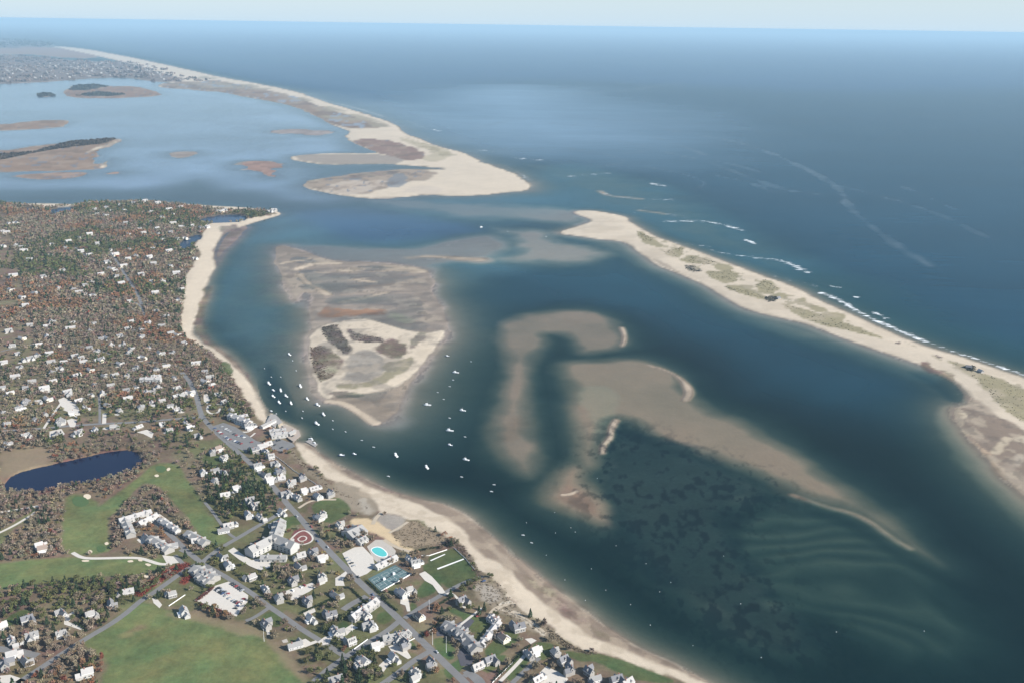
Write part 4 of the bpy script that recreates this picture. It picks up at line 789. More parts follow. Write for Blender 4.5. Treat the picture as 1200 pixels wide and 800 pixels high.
# ------------------------------------------------------------------ the larger buildings, each from the ends of its ridges
def long_house(name, label, cat, segs, wall, roof, win=0, group=None):
    """segs: (end a, end b, width m, eaves m, ridge m)"""
    c = np.mean([at(*p, TOWN_Z) for s in segs for p in s[:2]], 0)
    t = thing(name, cat, (c[0], c[1], TOWN_Z), 0, group, label)
    n = 0
    for k, (a, b, W, hw, hr) in enumerate(segs):
        A, B = at(*a, TOWN_Z), at(*b, TOWN_Z); mid = (A+B)/2-c; L = float(np.hypot(*(B-A)[:2])); rz = math.atan2(B[1]-A[1], B[0]-A[0])
        loc = (mid[0], mid[1], 0)
        bm = bmesh.new(); prism(bm, loc, L, W, -1.5, hw, hr, rz); wo = obj('wall', bm, M['wall '+wall], t)
        bm = bmesh.new(); gable_roof(bm, loc, L, W, hw+.02*k, hr, rz, .6, .4); ro = obj('roof', bm, M['roof '+roof], t)
        R3 = Matrix.Rotation(rz, 3, 'Z')
        bm = bmesh.new(); q = R3 @ Vector((L*.25, .5, hw+hr)); box(bm, (q[0]+loc[0], q[1]+loc[1], q[2]), (1.4, 1.2, 3), rz); obj('chimney', bm, M['brick'], ro)
        if win:
            m = max(3, int(L/5.5))
            for f in range(1 if hw < 5 else 2):
                for sgn in (-1, 1):
                    for i in range(m):
                        if n > 90: break
                        n += 1
                        q = R3 @ Vector(((i+.5)/m*L-L/2, sgn*(W/2+.04), 1.8+3.2*f)); bm = bmesh.new(); box(bm, (q[0]+loc[0], q[1]+loc[1], q[2]), (1.5, .12, 1.7), rz); obj('window', bm, M['glass'], wo)
            md = max(2, int(L/13))
            for i in range(md):
                for sgn in (-1, 1):
                    q = R3 @ Vector(((i+.5)/md*L-L/2, sgn*W*.27, 0)); loc2 = (q[0]+loc[0], q[1]+loc[1], 0)
                    bm = bmesh.new(); prism(bm, loc2, W*.42, 2.6, hw+.3, hw+hr*.5+.6, 1.0, rz+PI/2); gable_roof(bm, loc2, W*.42, 2.6, hw+hr*.5+.6, 1.0, rz+PI/2, .25, .2); obj('dormer', bm, M['roof '+roof], ro)
    SPOTS.extend([(c[0], c[1], 5)])
    for a, b, W, hw, hr in segs:
        for f in (0, .25, .5, .75, 1):
            q = at(a[0]+(b[0]-a[0])*f, a[1]+(b[1]-a[1])*f, TOWN_Z); SPOTS.append((q[0], q[1], W*.7))
    return t
long_house('hotel', 'grand white hotel of angled wings with grey roofs on the rise', 'hotel', [((321, 637), (292, 652), 15, 8, 5), ((322, 636), (329, 617), 14, 8, 4.5), ((320, 637), (346, 647), 15, 8.5, 5.5), ((306, 656), (336, 656), 9, 4, 3)], 'white', 'silver grey', 1)
long_house('inn', 'long low inn with grey roofs around a back lawn by the main road', 'inn', [((522, 735), (538, 744), 15, 4, 4.5), ((536, 746), (546, 749), 17, 4.6, 5), ((544, 750), (559, 765), 14, 4, 4.5)], 'grey shingled', 'grey', 1)
long_house('motel_wing', 'narrow white block with a sunlit long roof behind the inn lawn', 'motel', [((584, 732), (564, 758), 7.5, 4, 2.0), ((573, 726), (584, 731), 9, 4, 2.6)], 'white', 'pale grey', 1)
long_house('beach_house', 'big grey hip roofed clubhouse between the road and the sand lot', 'clubhouse', [((407, 630), (424, 622), 22, 4.5, 4.5), ((419, 638), (428, 633), 11, 4, 3)], 'white', 'silver grey', 1)
long_house('cabana_row', 'white cabana row along the lower edge of the pool terrace', 'cabana', [((440, 667), (464, 655), 8, 4, 2.2)], 'white', 'pale grey', 1)
long_house('villa', 'wide bright white villa standing alone in the brown woods', 'villa', [((165, 448), (189, 448), 10, 7, 2.5), ((178, 446), (189, 445.5), 9, 8, 2.5)], 'white', 'pale grey', 1)
long_house('villa', 'bright white villa with long front at the upper wharf corner', 'villa', [((270, 490), (293, 499), 12, 6.5, 3.5), ((280, 492), (290, 490), 9, 5, 3)], 'white', 'pale grey', 1)
GC = 'cottages beside the golf lane'
long_house('guest_cottage', 'long white roofed cottage row on the golf knoll top', 'cottage', [((140, 614), (177, 603), 9, 5, 3.2)], 'white', 'pale grey', 1, GC)
long_house('guest_cottage', 'white cottage with bright roof right of the cottage row', 'cottage', [((163, 617), (184, 607), 8, 4.5, 3)], 'white', 'pale grey', 1, GC)
long_house('guest_cottage', 'grey roofed cottage pointing down the golf knoll', 'cottage', [((147, 614), (154, 630), 11, 4.5, 3.4)], 'grey shingled', 'silver grey', 1, GC)
long_house('guest_cottage', 'white cottage lying along the upper golf lane', 'cottage', [((188, 612), (209, 625), 8, 4.5, 3)], 'white', 'pale grey', 1, GC)
long_house('guest_cottage', 'wide grey roofed cottage above the red hedge', 'cottage', [((177, 634), (199, 648), 13, 4.5, 3.6)], 'grey shingled', 'silver grey', 1, GC)
long_house('guest_cottage', 'grey roofed cottage between lane fork and fairway', 'cottage', [((220, 628), (242, 640), 12, 4.5, 3.6)], 'grey shingled', 'silver grey', 1, GC)
long_house('annex', 'broad grey annex beside the shell car park top left edge', 'annex', [((228, 670), (252, 682), 16, 5, 3.6), ((233, 678), (246, 686), 12, 4.5, 3)], 'grey shingled', 'silver grey', 1)
long_house('ranch_house', 'long low white house left of the main road bend', 'house', [((203, 467), (228, 461), 8, 4, 2.4)], 'white', 'pale grey', 1)
long_house('shore_house', 'rambling shingled house with two wings under the beach road crossing', 'house', [((412, 728), (428, 716), 9, 5, 3.4), ((426, 719), (441, 708), 10, 5.2, 3.8)], 'grey shingled', 'pale grey', 1)
long_house('shore_house', 'white trimmed long house facing the corner of two streets', 'house', [((449, 753), (476, 748), 9.5, 5, 3.8), ((471, 752), (478, 745), 9, 5, 3.4)], 'grey shingled', 'silver grey', 1)
W0 = TOWN_Z+.5
long_house('fish_house', 'white roofed fish packing house on the pier deck', 'fish house', [((316, 508), (335, 506), 9, 5, 2), ((318, 512.5), (337, 510), 9, 4.6, 2)], 'white', 'pale grey', 1)
long_house('pier_shed', 'small grey shed near the seaward pier edge', 'shed', [((338, 511), (345, 507), 7, 4, 1.8)], 'grey shingled', 'silver grey')
long_house('pier_shed', 'low long shed behind the upper pier quay', 'shed', [((306, 502), (322, 494), 7, 3.6, 1.8)], 'white', 'silver grey')
for i, (x, y, lb) in enumerate([(912, 350.5, 'lone grey shack amid dune scrub on the outer bar'), (1135, 431, 'dark shack at the tip of the outer dune ridge'), (1149, 436, 'pale little shack beside the dark dune shack')]):
    q = at(x, y, 2); t = thing('beach_shack', 'shack', (q[0], q[1], 1.9), rr.uniform(0, 3), 'shacks on the outer bar', lb)
    bm = bmesh.new(); prism(bm, (0, 0, 0), 10, 7, -1, 3, 2.6); obj('wall', bm, M['wall grey shingled'], t); bm = bmesh.new(); gable_roof(bm, (0, 0, 0), 10, 7, 3, 2.6); obj('roof', bm, M['roof '+('dark grey' if i < 2 else 'pale grey')], t)
q = at(330, 250, 2); t = thing('point_house', 'house', (312*0+at(321, 248, 2)[0], at(321, 248, 2)[1], 2), .3, None, 'last white house out on the wooded point')
bm = bmesh.new(); prism(bm, (0, 0, 0), 18, 11, -1, 6, 4); obj('wall', bm, M['wall white'], t); bm = bmesh.new(); gable_roof(bm, (0, 0, 0), 18, 11, 6, 4); obj('roof', bm, M['roof pale grey'], t)

# ------------------------------------------------------------------ the fish pier
def deck(name, label, pts, z, mat, cat='pier', piles=True, th=.5):
    g = np.array([at(x, y, z)[:2] for x, y in pts]); c = g.mean(0)
    t = thing(name, cat, (c[0], c[1], z), 0, None, label); g = g-c
    bm = bmesh.new(); f = bm.faces.new([bm.verts.new((a, b, 0)) for a, b in g]); f.normal_update()
    if f.normal.z < 0: f.normal_flip()
    r = bmesh.ops.extrude_face_region(bm, geom=[f]); bmesh.ops.translate(bm, vec=(0, 0, -th), verts=[v for v in r['geom'] if isinstance(v, bmesh.types.BMVert)])
    bmesh.ops.recalc_face_normals(bm, faces=bm.faces[:]); obj('deck', bm, mat, t)
    bm0 = None
    n = 0
    for i in range(len(g)):
        a, b = g[i], g[(i+1) % len(g)]; L = np.hypot(*(b-a)); k = max(1, int(L/7))
        for j in range(k):
            if n > 60: break
            n += 1; p = a+(b-a)*j/k; bm = bmesh.new(); bmesh.ops.create_cone(bm, cap_ends=True, segments=6, radius1=.28, radius2=.22, depth=z+5.2, matrix=Matrix.Translation((p[0]*.985, p[1]*.985, -(z+5.2)/2+.9))); obj('pile', bm, M['planks'], t)
    return t
M['deck'] = plain('deck', (.36, .30, .25), .9, .2, 0, .3)
deck('fishing_pier', 'wide timber fishing pier jutting from the town shore', P('332,497 350,503.5 352.5,510 344,517 338,513 331,506'), 3.2, M['deck'])
deck('fishing_pier', 'narrow upper quay of planks beside the packing house', P('312,494 317,485 323,485 331,494 322,500'), 3.2, M['planks'])
deck('floating_dock', 'short dock past the pier holding two white boats', P('358,517 364,513.5 367,518 372,520 369,523 362,519'), 1.2, M['planks'], 'dock')

# ------------------------------------------------------------------ pool and tennis
def pool():
    c = at(444, 646, TOWN_Z); t = thing('swimming_pool', 'pool', (c[0], c[1], TOWN_Z+.30), 0, None, 'turquoise swimming pool in the paved terrace by the clubhouse')
    for nm, pts, m, z in (('coping', '433,643 441,639.5 448,641 455,647.5 454,652.5 446,653 438,649', M['trim'], 0.0), ('pool_water', '434.5,643.3 441,640.6 447.5,642 453.6,647.8 453,651.5 446.3,652 438.6,648.3', M['pool_blue'], .03)):
        g = np.array([at(x, y, TOWN_Z)[:2] for x, y in chaikin(P(pts), 2)])-c[:2]
        bm = bmesh.new(); f = bm.faces.new([bm.verts.new((a, b, z)) for a, b in g]); f.normal_update()
        if f.normal.z < 0: f.normal_flip()
        obj(nm, bm, m, t)
pool()
def tennis():
    A, B, C_, D = (at(x, y, TOWN_Z)[:2] for x, y in ((431, 678), (463, 661.5), (482.5, 672.5), (446.5, 693)))
    c = (A+B+C_+D)/4; t = thing('tennis_court', 'court', (c[0], c[1], TOWN_Z+.35), 0, None, 'row of three blue tennis courts in one fence by the main road')
    P4 = [p-c for p in (A, B, C_, D)]
    uv = lambda u, v: P4[0]*(1-u)*(1-v)+P4[1]*u*(1-v)+P4[2]*u*v+P4[3]*(1-u)*v
    def quad(bm, u0, v0, u1, v1, z):
        f = bm.faces.new([bm.verts.new((*uv(a, b), z)) for a, b in ((u0, v0), (u1, v0), (u1, v1), (u0, v1))]); f.normal_update()
        if f.normal.z < 0: f.normal_flip()
    bm = bmesh.new(); quad(bm, 0, 0, 1, 1, 0); obj('surround', bm, M['court_rim'], t)
    bm = bmesh.new(); quad(bm, .02, .02, .98, .98, .02); obj('court', bm, M['court'], t)
    for i in range(3):
        u0 = (i+.18)/3; u1 = (i+.82)/3
        bm = bmesh.new(); e = .10/46
        for a in (u0, u1): quad(bm, a-e, .16, a+e, .84, .05)
        for b in (.16, .32, .68, .84): quad(bm, u0, b-.1/33, u1, b+.1/33, .055)
        quad(bm, (u0+u1)/2-e, .32, (u0+u1)/2+e, .68, .05); obj('court_lines', bm, M['white_paint'], t)
        p, q = uv(u0-.02, .5), uv(u1+.02, .5); bm = bmesh.new(); m_ = (p+q)/2; box(bm, (m_[0], m_[1], .55), (float(np.hypot(*(q-p))), .08, 1.0), math.atan2((q-p)[1], (q-p)[0])); obj('net', bm, M['glass'], t)
    for i in (1, 2):
        p = uv(i/3, .5); bm = bmesh.new(); box(bm, (p[0], p[1], 1.2), (2.6, 2.0, 2.4), .6); obj('shelter', bm, M['trim'], t)
    ring = [uv(u, 0) for u in np.linspace(0, 1, 12)]+[uv(1, v) for v in np.linspace(0, 1, 9)][1:]+[uv(u, 1) for u in np.linspace(1, 0, 12)][1:]+[uv(0, v) for v in np.linspace(1, 0, 9)][1:-1]
    for p in ring:
        bm = bmesh.new(); box(bm, (p[0], p[1], 1.6), (.14, .14, 3.2)); obj('fence_post', bm, M['court_rim'], t)
    for i in range(4):
        a, b = P4[i], P4[(i+1) % 4]; m_ = (a+b)/2; bm = bmesh.new(); box(bm, (m_[0], m_[1], .7 if i == 2 else 3.15), (float(np.hypot(*(b-a))), .25 if i == 2 else .12, 1.4 if i == 2 else .12), math.atan2((b-a)[1], (b-a)[0])); obj('fence_rail', bm, M['trim'] if i == 2 else M['court_rim'], t)
tennis()
OPENP += [ground(P('429,678 463,659 485,672 446,696'), TOWN_Z), ground(P('430,640 440,632 452,632 466,645 464,655 440,668 436,655'), TOWN_Z), ground(P('288,652 318,630 326,614 334,616 328,636 350,648 336,660 304,660'), TOWN_Z)]
def fence(label, pts, h=1.3, mat=None, z=TOWN_Z):
    g = np.array([at(x, y, z)[:2] for x, y in P(pts)]); c = g[0]
    t = thing('fence', 'fence', (c[0], c[1], z), 0, 'fences round the shore gardens', label)
    n = 0
    for a, b in zip(g[:-1], g[1:]):
        L = float(np.hypot(*(b-a))); rz = math.atan2((b-a)[1], (b-a)[0]); m_ = (a+b)/2-c
        bm = bmesh.new(); box(bm, (m_[0], m_[1], h*.55), (L, .10, h*.8), rz); obj('panel', bm, mat or M['trim'], t)
        for k in range(int(L/6)+1):
            n += 1
            if n > 60: break
            p = a+(b-a)*min(1, k*6/L)-c; bm = bmesh.new(); box(bm, (p[0], p[1], h*.55), (.2, .2, h*1.15), rz); obj('fence_post', bm, mat or M['trim'], t)
for lb, s in [('white fence following the bluff edge above the beach', '321,533 333,542 345,552 357,559 367,565 376,572'), ('white fence along the top lawn edge below the pines', '326,603 336,597'), ('white fence round the terraced white house by the pines', '292,589 306,587 305,599'),
              ('white fence on the beach lawn upper side', '494,651 503,651 524,644'), ('tan fence down the beach lawn sea side', '532,642 545,654 556,667'), ('white fence between golf edge and shingle house', '198,710 217,697'), ('white fence beside the inn entry drive', '495,743 508,737'), ('white fence along the lower street verge', '413,762 431,749'),
              ('white garden fence below the beach crossing', '478,752 486,748'), ('white fence curving by the upper wharf villa', '283,500 291,501 299,496'), ('fence across the long hedge lawn near the last street', '577,800 601,776')]:
    fence(lb, s)
def flagpole(label, x, y, h):
    q = at(x, y, TOWN_Z); t = thing('flagpole', 'pole', (q[0], q[1], TOWN_Z), 0, 'white poles in the gardens', label)
    bm = bmesh.new(); bmesh.ops.create_cone(bm, cap_ends=True, segments=8, radius1=.22, radius2=.10, depth=h, matrix=Matrix.Translation((0, 0, h/2))); obj('pole', bm, M['trim'], t)
    bm = bmesh.new(); bmesh.ops.create_icosphere(bm, subdivisions=1, radius=.3, matrix=Matrix.Translation((0, 0, h+.2))); obj('finial', bm, M['trim'], t)
for lb, x, y, h in [('white flagpole on the green before the inn', 523, 764, 18), ('white flagpole beside the inn drive', 507, 755, 14), ('white flagpole in the yard left of the crossing', 413, 739, 12), ('white flagpole by the house over the big golf green', 309.5, 751, 14), ('white flagpole on the lawn under the beach road', 503, 714, 12)]: flagpole(lb, x, y, h)

# ------------------------------------------------------------------ boats
M['hull'] = plain('hull', (.78, .78, .77), .35, .04, .05); M['hull_dark'] = plain('hull_dark', (.05, .08, .14), .35, .05, .2); M['boat_deck'] = plain('boat_deck', (.60, .60, .58), .6, .06); M['cabin'] = plain('cabin', (.80, .80, .79), .4, .03); M['orange'] = plain('orange', (.55, .20, .10), .6)
def hull_bm(L, B, H, sheer=.35):
    bm = bmesh.new(); st = [(-.5, .80, 0), (-.2, 1.0, 0), (.15, .95, .1), (.36, .60, .55), (.5, .03, 1.0)]; rings = []
    for x, b, s in st:
        w_ = B/2*b; z1 = H+sheer*H*s
        rings.append([bm.verts.new((x*L+(.03*L*s if k in (0, 4) else 0), y, z)) for k, (y, z) in enumerate(((-w_, z1), (-w_*.85, .05), (0, -.45), (w_*.85, .05), (w_, z1)))])
    for a, b in zip(rings[:-1], rings[1:]):
        for k in range(4): bm.faces.new((a[k], b[k], b[k+1], a[k+1]))
        bm.faces.new((a[0], a[4], b[4], b[0]))
    bm.faces.new(rings[0]); bm.faces.new(rings[-1][::-1]); bmesh.ops.recalc_face_normals(bm, faces=bm.faces[:]); return bm
def boat_proto(kind):
    t = thing('boat', 'boat', (0, 0, -500))
    if kind == 0:      # lobster boat, wheelhouse forward
        t['look'] = 'white workboat with wheelhouse'; L, B, H = 12.5, 4.2, 1.3
        obj('hull', hull_bm(L, B, H), M['hull'], t); bm = bmesh.new(); box(bm, (-L*.22, 0, H+.03), (L*.5, B*.78, .06)); obj('deck', bm, M['boat_deck'], t)
        bm = bmesh.new(); box(bm, (L*.14, 0, H+1.1), (L*.26, B*.62, 2.2)); cb = obj('wheelhouse', bm, M['cabin'], t); bm = bmesh.new(); box(bm, (L*.12, 0, H+2.3), (L*.34, B*.70, .16)); obj('cabin_roof', bm, M['hull'], cb)
        bm = bmesh.new(); box(bm, (L*.275, 0, H+1.5), (.10, B*.54, .8)); obj('windscreen', bm, M['glass'], cb); bm = bmesh.new(); box(bm, (L*.31, 0, H+.45), (L*.12, B*.42, .8)); obj('foredeck_trunk', bm, M['cabin'], t)
        bm = bmesh.new(); bmesh.ops.create_cone(bm, cap_ends=True, segments=6, radius1=.09, radius2=.05, depth=4, matrix=Matrix.Translation((L*.05, 0, H+4.3))); obj('mast', bm, M['trim'], t)
    elif kind == 1:    # dark hulled cruiser
        t['look'] = 'dark hulled boat with white cabin'; L, B, H = 10, 3.4, 1.15
        obj('hull', hull_bm(L, B, H), M['hull_dark'], t); bm = bmesh.new(); box(bm, (-L*.12, 0, H+.03), (L*.66, B*.80, .07)); obj('deck', bm, M['hull'], t)
        bm = bmesh.new(); box(bm, (L*.06, 0, H+.9), (L*.34, B*.66, 1.7)); cb = obj('cabin', bm, M['cabin'], t); bm = bmesh.new(); box(bm, (L*.235, 0, H+1.15), (.10, B*.56, .6)); obj('windscreen', bm, M['glass'], cb); bm = bmesh.new(); box(bm, (-L*.40, 0, H+.35), (L*.1, B*.6, .5)); obj('stern_seat', bm, M['trim'], t)
    else:              # open skiff
        t['look'] = 'small open white skiff'; L, B, H = 5.8, 2.2, .7
        obj('hull', hull_bm(L, B, H), M['hull'], t); bm = bmesh.new(); box(bm, (-.3, 0, H+.45), (.9, .9, 1.0)); obj('console', bm, M['boat_deck'], t); bm = bmesh.new(); box(bm, (-L*.5-.2, 0, H+.2), (.5, .5, 1.1)); obj('outboard', bm, M['glass'], t)
        bm = bmesh.new(); box(bm, (-1.5, 0, H+.04), (.5, B*.72, .10)); obj('thwart', bm, M['planks'], t)
    return t
BP = [boat_proto(0), boat_proto(1), boat_proto(2)]
BOATS = '''339,415,0,a 315,449,0,a 320,457,1,a 320,464,0,a 327,471,0,a 329,457,0,a 335,463.5,0,a 341,472,0,a 352,452,0,a 360,467,0,a 372,474,0,a 379,485,0,a 371,496,0,a 424,515,2,e 400,533,1,e 415,531.5,1,e 464,533,0,a 500,547,0,a 501,474,0,e 524,417,1,e 534,436,0,e 542,480.5,0,e 527,504,0,e 527,521,1,e 546,538,0,e
513,459,2,e 531,444.5,2,e 438,523,2,e 343,422,2,a 347,433.5,2,a 318,441,2,a 310,431,2,a 335,481,2,a 355,481,2,a 354,489,2,a 390,492,2,a 390,502,2,a 405,505,2,a 520,467,2,e 527,452,2,e 552,423,2,e 527,489,2,e 545,511,2,e 455,557,2,e 576,575,2,e 613,626,2,e 623,635,2,e 564,266,0,n 595,271,2,n 640,277,2,n 368,519,0,d 364.5,514.5,0,d 318,481.5,1,d 324,484,2,d 579,567,2,e 541,558,2,e 329,441,2,a'''
BL = [('the town pier', (330, 500)), ('the triangular island tip', (385, 468)), ('the island spit end', (441, 497)), ('the western shoal edge', (566, 510)), ('the island right corner', (525, 380)), ('the barrier sand tip', (655, 274)), ('the arrowhead shoal', (665, 575)), ('the beach above town', (300, 440)), ('the island left flank', (364, 410))]
bl = []
for tok in BOATS.split():
    x, y, k, hd = tok.split(','); x, y, k = float(x), float(y), int(k)
    q = at(x, y+.6, 0); d = {'a': at(x-6, y-4.5)-at(x, y), 'e': at(x-8, y-.8)-at(x, y), 'n': at(x-5, y+1)-at(x, y), 'd': at(x+5, y+4)-at(x, y)}[hd]
    rz = math.atan2(d[1], d[0])+rr.uniform(-.25, .25); s = rr.uniform(.78, .98)*(.8 if k == 2 else 1)
    b = dup(BP[k], (q[0], q[1], -.05), rz, (s, s, s), 'boats on their moorings'); bl.append((b, BP[k]['look']))
name_by_landmark(bl, BL)
for pr in BP:
    for ch in list(pr.children_recursive): bpy.data.objects.remove(ch)
    bpy.data.objects.remove(pr)
def buoy_mesh():
    bm = bmesh.new(); bmesh.ops.create_uvsphere(bm, u_segments=8, v_segments=6, radius=.42); bmesh.ops.create_cone(bm, cap_ends=True, segments=6, radius1=.08, radius2=.05, depth=.7, matrix=Matrix.Translation((0, 0, .6))); me = bpy.data.meshes.new('mooring_buoy'); bm.to_mesh(me); bm.free(); me.materials.append(M['hull']); return me
bmz = buoy_mesh(); bl = []
for x, y in P('650,600 674,623 693,666 710,691 722,639 739,708 762,732 786,682 812,756 848,651 868,707 892,770 980,740 1083,739 669,618 651,624 686,703 812,756 662,679 773,693 757,660 617,612 640,650 700,560'):
    q = at(x, y); o = bpy.data.objects.new('mooring_buoy', bmz); COL.objects.link(o); o.location = (q[0], q[1], .1); o['category'] = 'buoy'; o['group'] = 'mooring buoys off the long beach'; bl.append((o, 'white mooring buoy'))
name_by_landmark(bl, [('the beach curve', (640, 690)), ('the eelgrass bed', (760, 640)), ('the beach end', (800, 785)), ('the rippled shoal', (1010, 700)), ('the arrowhead shoal', (668, 578))])

# ------------------------------------------------------------------ cars
CARC = {'white': (.75, .75, .74), 'dark': (.025, .027, .03), 'silver': (.42, .43, .44), 'blue': (.05, .09, .20), 'red': (.30, .03, .03)}
def car_proto(cn):
    m = plain('car_paint_'+cn, CARC[cn], .3); t = thing('car', 'car', (0, 0, -500)); t['look'] = f'{cn} parked car'
    bm = bmesh.new(); box(bm, (0, 0, .68), (4.7, 1.85, .68)); bmesh.ops.bevel(bm, geom=bm.edges[:], offset=.12, segments=1, affect='EDGES'); obj('body', bm, m, t)
    bm = bmesh.new(); v = box(bm, (-.25, 0, 1.28), (2.7, 1.6, .62))
    for q in v:
        if q.co.z > 1.3: q.co.x = (q.co.x+.25)*.70-.25; q.co.y *= .84
    obj('window', bm, M['glass'], t); bm = bmesh.new(); box(bm, (-.25, 0, 1.62), (1.86, 1.36, .08)); obj('roof', bm, m, t)
    for sx in (-1.45, 1.45):
        for sy in (-.86, .86):
            bm = bmesh.new(); bmesh.ops.create_cone(bm, cap_ends=True, segments=10, radius1=.34, radius2=.34, depth=.24, matrix=Matrix.Translation((sx, sy, .34)) @ Matrix.Rotation(PI/2, 4, 'X')); obj('wheel', bm, M['glass'], t)
    return t
CP = [car_proto(c) for c in CARC]
CARS = []
def row(a, b, n, dz=0.10, skip=.1, turn=PI/2):
    A, B = at(*a, TOWN_Z), at(*b, TOWN_Z); rz = math.atan2(B[1]-A[1], B[0]-A[0])+turn
    for i in range(n):
        if rr.random() < skip: continue
        q = A+(B-A)*i/max(1, n-1); k = rr.choice([0, 0, 1, 1, 2, 2, 3, 4, 1]); CARS.append((dup(CP[k], (q[0], q[1], TOWN_Z+.30+dz), rz+rr.uniform(-.06, .06), (1, 1, 1), 'cars parked in the town'), CP[k]['look']))
row((254, 691), (265, 698), 7); row((256, 689), (267, 696), 7); row((269, 701), (281, 708), 6, .1, .35); row((272, 684), (284, 692), 6); row((276, 713), (286, 702), 5, .1, .3)
row((252, 502), (268, 515), 9, .1, .25); row((260, 500), (282, 513), 10, .1, .3); row((270, 515), (288, 522), 8, .1, .3); row((283, 511), (298, 520), 6, .1, .4)
row((290, 641), (304, 633), 6, .1, .2); row((292, 648), (310, 641), 5, .1, .3); row((336, 508), (347, 513), 4, .7, .2); row((322, 522), (336, 527), 6, .7, .3); row((316, 519), (328, 516), 5, .7, .3)
row((343, 692), (357, 686), 4, .1, .4); row((404, 651), (415, 663), 5, .1, .5)
for x, y, a in [(437, 697, 0), (443, 703, 0), (372, 634, 0), (384, 641, 0), (348, 605, 0), (365, 617, 0), (512, 764, 0), (300, 550, 0), (560, 722, 1), (567, 681, 1), (420, 676, 0)]:
    q = at(x, y, TOWN_Z); k = rr.randrange(5); CARS.append((dup(CP[k], (q[0], q[1], TOWN_Z+.32), ROAD_ANG+(PI/2 if a else 0), (1, 1, 1), 'cars parked in the town'), CP[k]['look']))
name_by_landmark(CARS)
for pr in CP:
    for ch in list(pr.children_recursive): bpy.data.objects.remove(ch)
    bpy.data.objects.remove(pr)
# ------------------------------------------------------------------ trees
def leaf_mat(name, col, rnd=.25):
    m, n, l, b = newmat(name); oi = n.new('ShaderNodeObjectInfo'); g = n.new('ShaderNodeNewGeometry')
    nz = noise(n, l, .55, 3, .6, g.outputs['Position'])
    f = math_(n, l, 'MULTIPLY_ADD', nz.outputs[0], .9); f.node.inputs[2].default_value = .55
    r = math_(n, l, 'MULTIPLY_ADD', oi.outputs['Random'], 2*rnd); r.node.inputs[2].default_value = 1-rnd
    hs = n.new('ShaderNodeHueSaturation'); hs.inputs['Color'].default_value = (*col, 1); l.new(math_(n, l, 'MULTIPLY', f, r), hs.inputs['Value'])
    hh = math_(n, l, 'MULTIPLY_ADD', oi.outputs['Random'], .04); hh.node.inputs[2].default_value = .48; l.new(hh, hs.inputs['Hue'])
    l.new(hs.outputs[0], b.inputs['Base Color']); b.inputs['Roughness'].default_value = .9; b.inputs['Specular IOR Level'].default_value = .1; return m
KINDS = {'bare grey brown oak': ((.205, .162, .116), 0), 'russet leafed oak': ((.215, .125, .072), 0), 'olive green tree': ((.105, .110, .045), 0), 'dark green pine': ((.038, .058, .029), 1), 'golden brown shrub': ((.21, .155, .07), 2), 'copper red tree': ((.20, .075, .045), 0)}
KN = list(KINDS)
LM = {k: leaf_mat('leaf_'+k.replace(' ', '_'), v[0]) for k, v in KINDS.items()}
M['bark'] = plain('bark', (.12, .10, .085), .95, .2)
def crown_points(rng, n, shape_):
    """unit crown: leaf centres, about radius 1, base at 0, height about 2"""
    if shape_ == 1:      # conifer
        h = rng.random(n)**1.3; a = rng.random(n)*6.283; r = (1-h)*.62*(.55+.5*np.sqrt(rng.random(n)))*(1+.25*np.sin(a*3+h*9)); return np.stack([r*np.cos(a), r*np.sin(a), .25+h*2.3], 1)
    k = rng.integers(5, 8); c = rng.normal(size=(k, 3))*np.array([.42, .42, .28]); c[:, 2] += 1.15 if shape_ == 0 else .55
    j = rng.integers(0, k, n); d = rng.normal(size=(n, 3)); d /= np.linalg.norm(d, axis=1)[:, None]
    p = c[j]+d*(rng.random(n)**.45)[:, None]*np.array([.58, .58, .46]); p[:, 2] = np.maximum(p[:, 2], .15); return p
def quads(rng, cen, size):
    n = len(cen); a = rng.normal(size=(n, 3)); a /= np.linalg.norm(a, axis=1)[:, None]; b = rng.normal(size=(n, 3)); b -= a*(a*b).sum(1)[:, None]; b /= np.linalg.norm(b, axis=1)[:, None]
    s = np.asarray(size).reshape(-1, 1)*np.ones((n, 1))*(.7+.6*rng.random((n, 1))); a = a*s; b = b*s*(.6+.5*rng.random((n, 1)))
    return np.stack([cen-a-b, cen+a-b*.7, cen+a*.8+b, cen-a*.9+b*.8], 1)
def quad_mesh(name, v, mat, colr=None):
    n = len(v); me = bpy.data.meshes.new(name); me.vertices.add(n*4); me.vertices.foreach_set('co', v.astype(np.float32).ravel()); me.loops.add(n*4); me.loops.foreach_set('vertex_index', np.arange(n*4, dtype=np.int32)); me.polygons.add(n); me.polygons.foreach_set('loop_start', np.arange(0, n*4, 4, dtype=np.int32))
    if colr is not None:
        at2 = me.attributes.new('Col', 'FLOAT_COLOR', 'POINT'); c = np.ones((n*4, 4), np.float32); c[:, :3] = np.repeat(colr, 4, 0); at2.data.foreach_set('color', c.ravel())
    me.update(); me.materials.append(mat); return me
def trunk_mesh(shape_, seed):
    rng = random.Random(seed); bm = bmesh.new()
    def limb(p, q, r0, r1):
        d = Vector(q)-Vector(p); mt = Matrix.Translation((Vector(p)+Vector(q))/2) @ d.to_track_quat('Z', 'Y').to_matrix().to_4x4(); bmesh.ops.create_cone(bm, cap_ends=True, segments=6, radius1=r0, radius2=r1, depth=d.length, matrix=mt)
    top = 2.1 if shape_ == 1 else (1.1 if shape_ == 0 else .5); limb((0, 0, -.3), (0, 0, top), .085, .03)
    if shape_ != 1:
        for i in range(5):
            a = i*1.26+rng.random(); z = top*(.45+.1*i); limb((0, 0, z), (.5*math.cos(a), .5*math.sin(a), z+.45), .04, .012)
    me = bpy.data.meshes.new('trunk'); bm.to_mesh(me); bm.free(); me.materials.append(M['bark']); return me
TP = {}
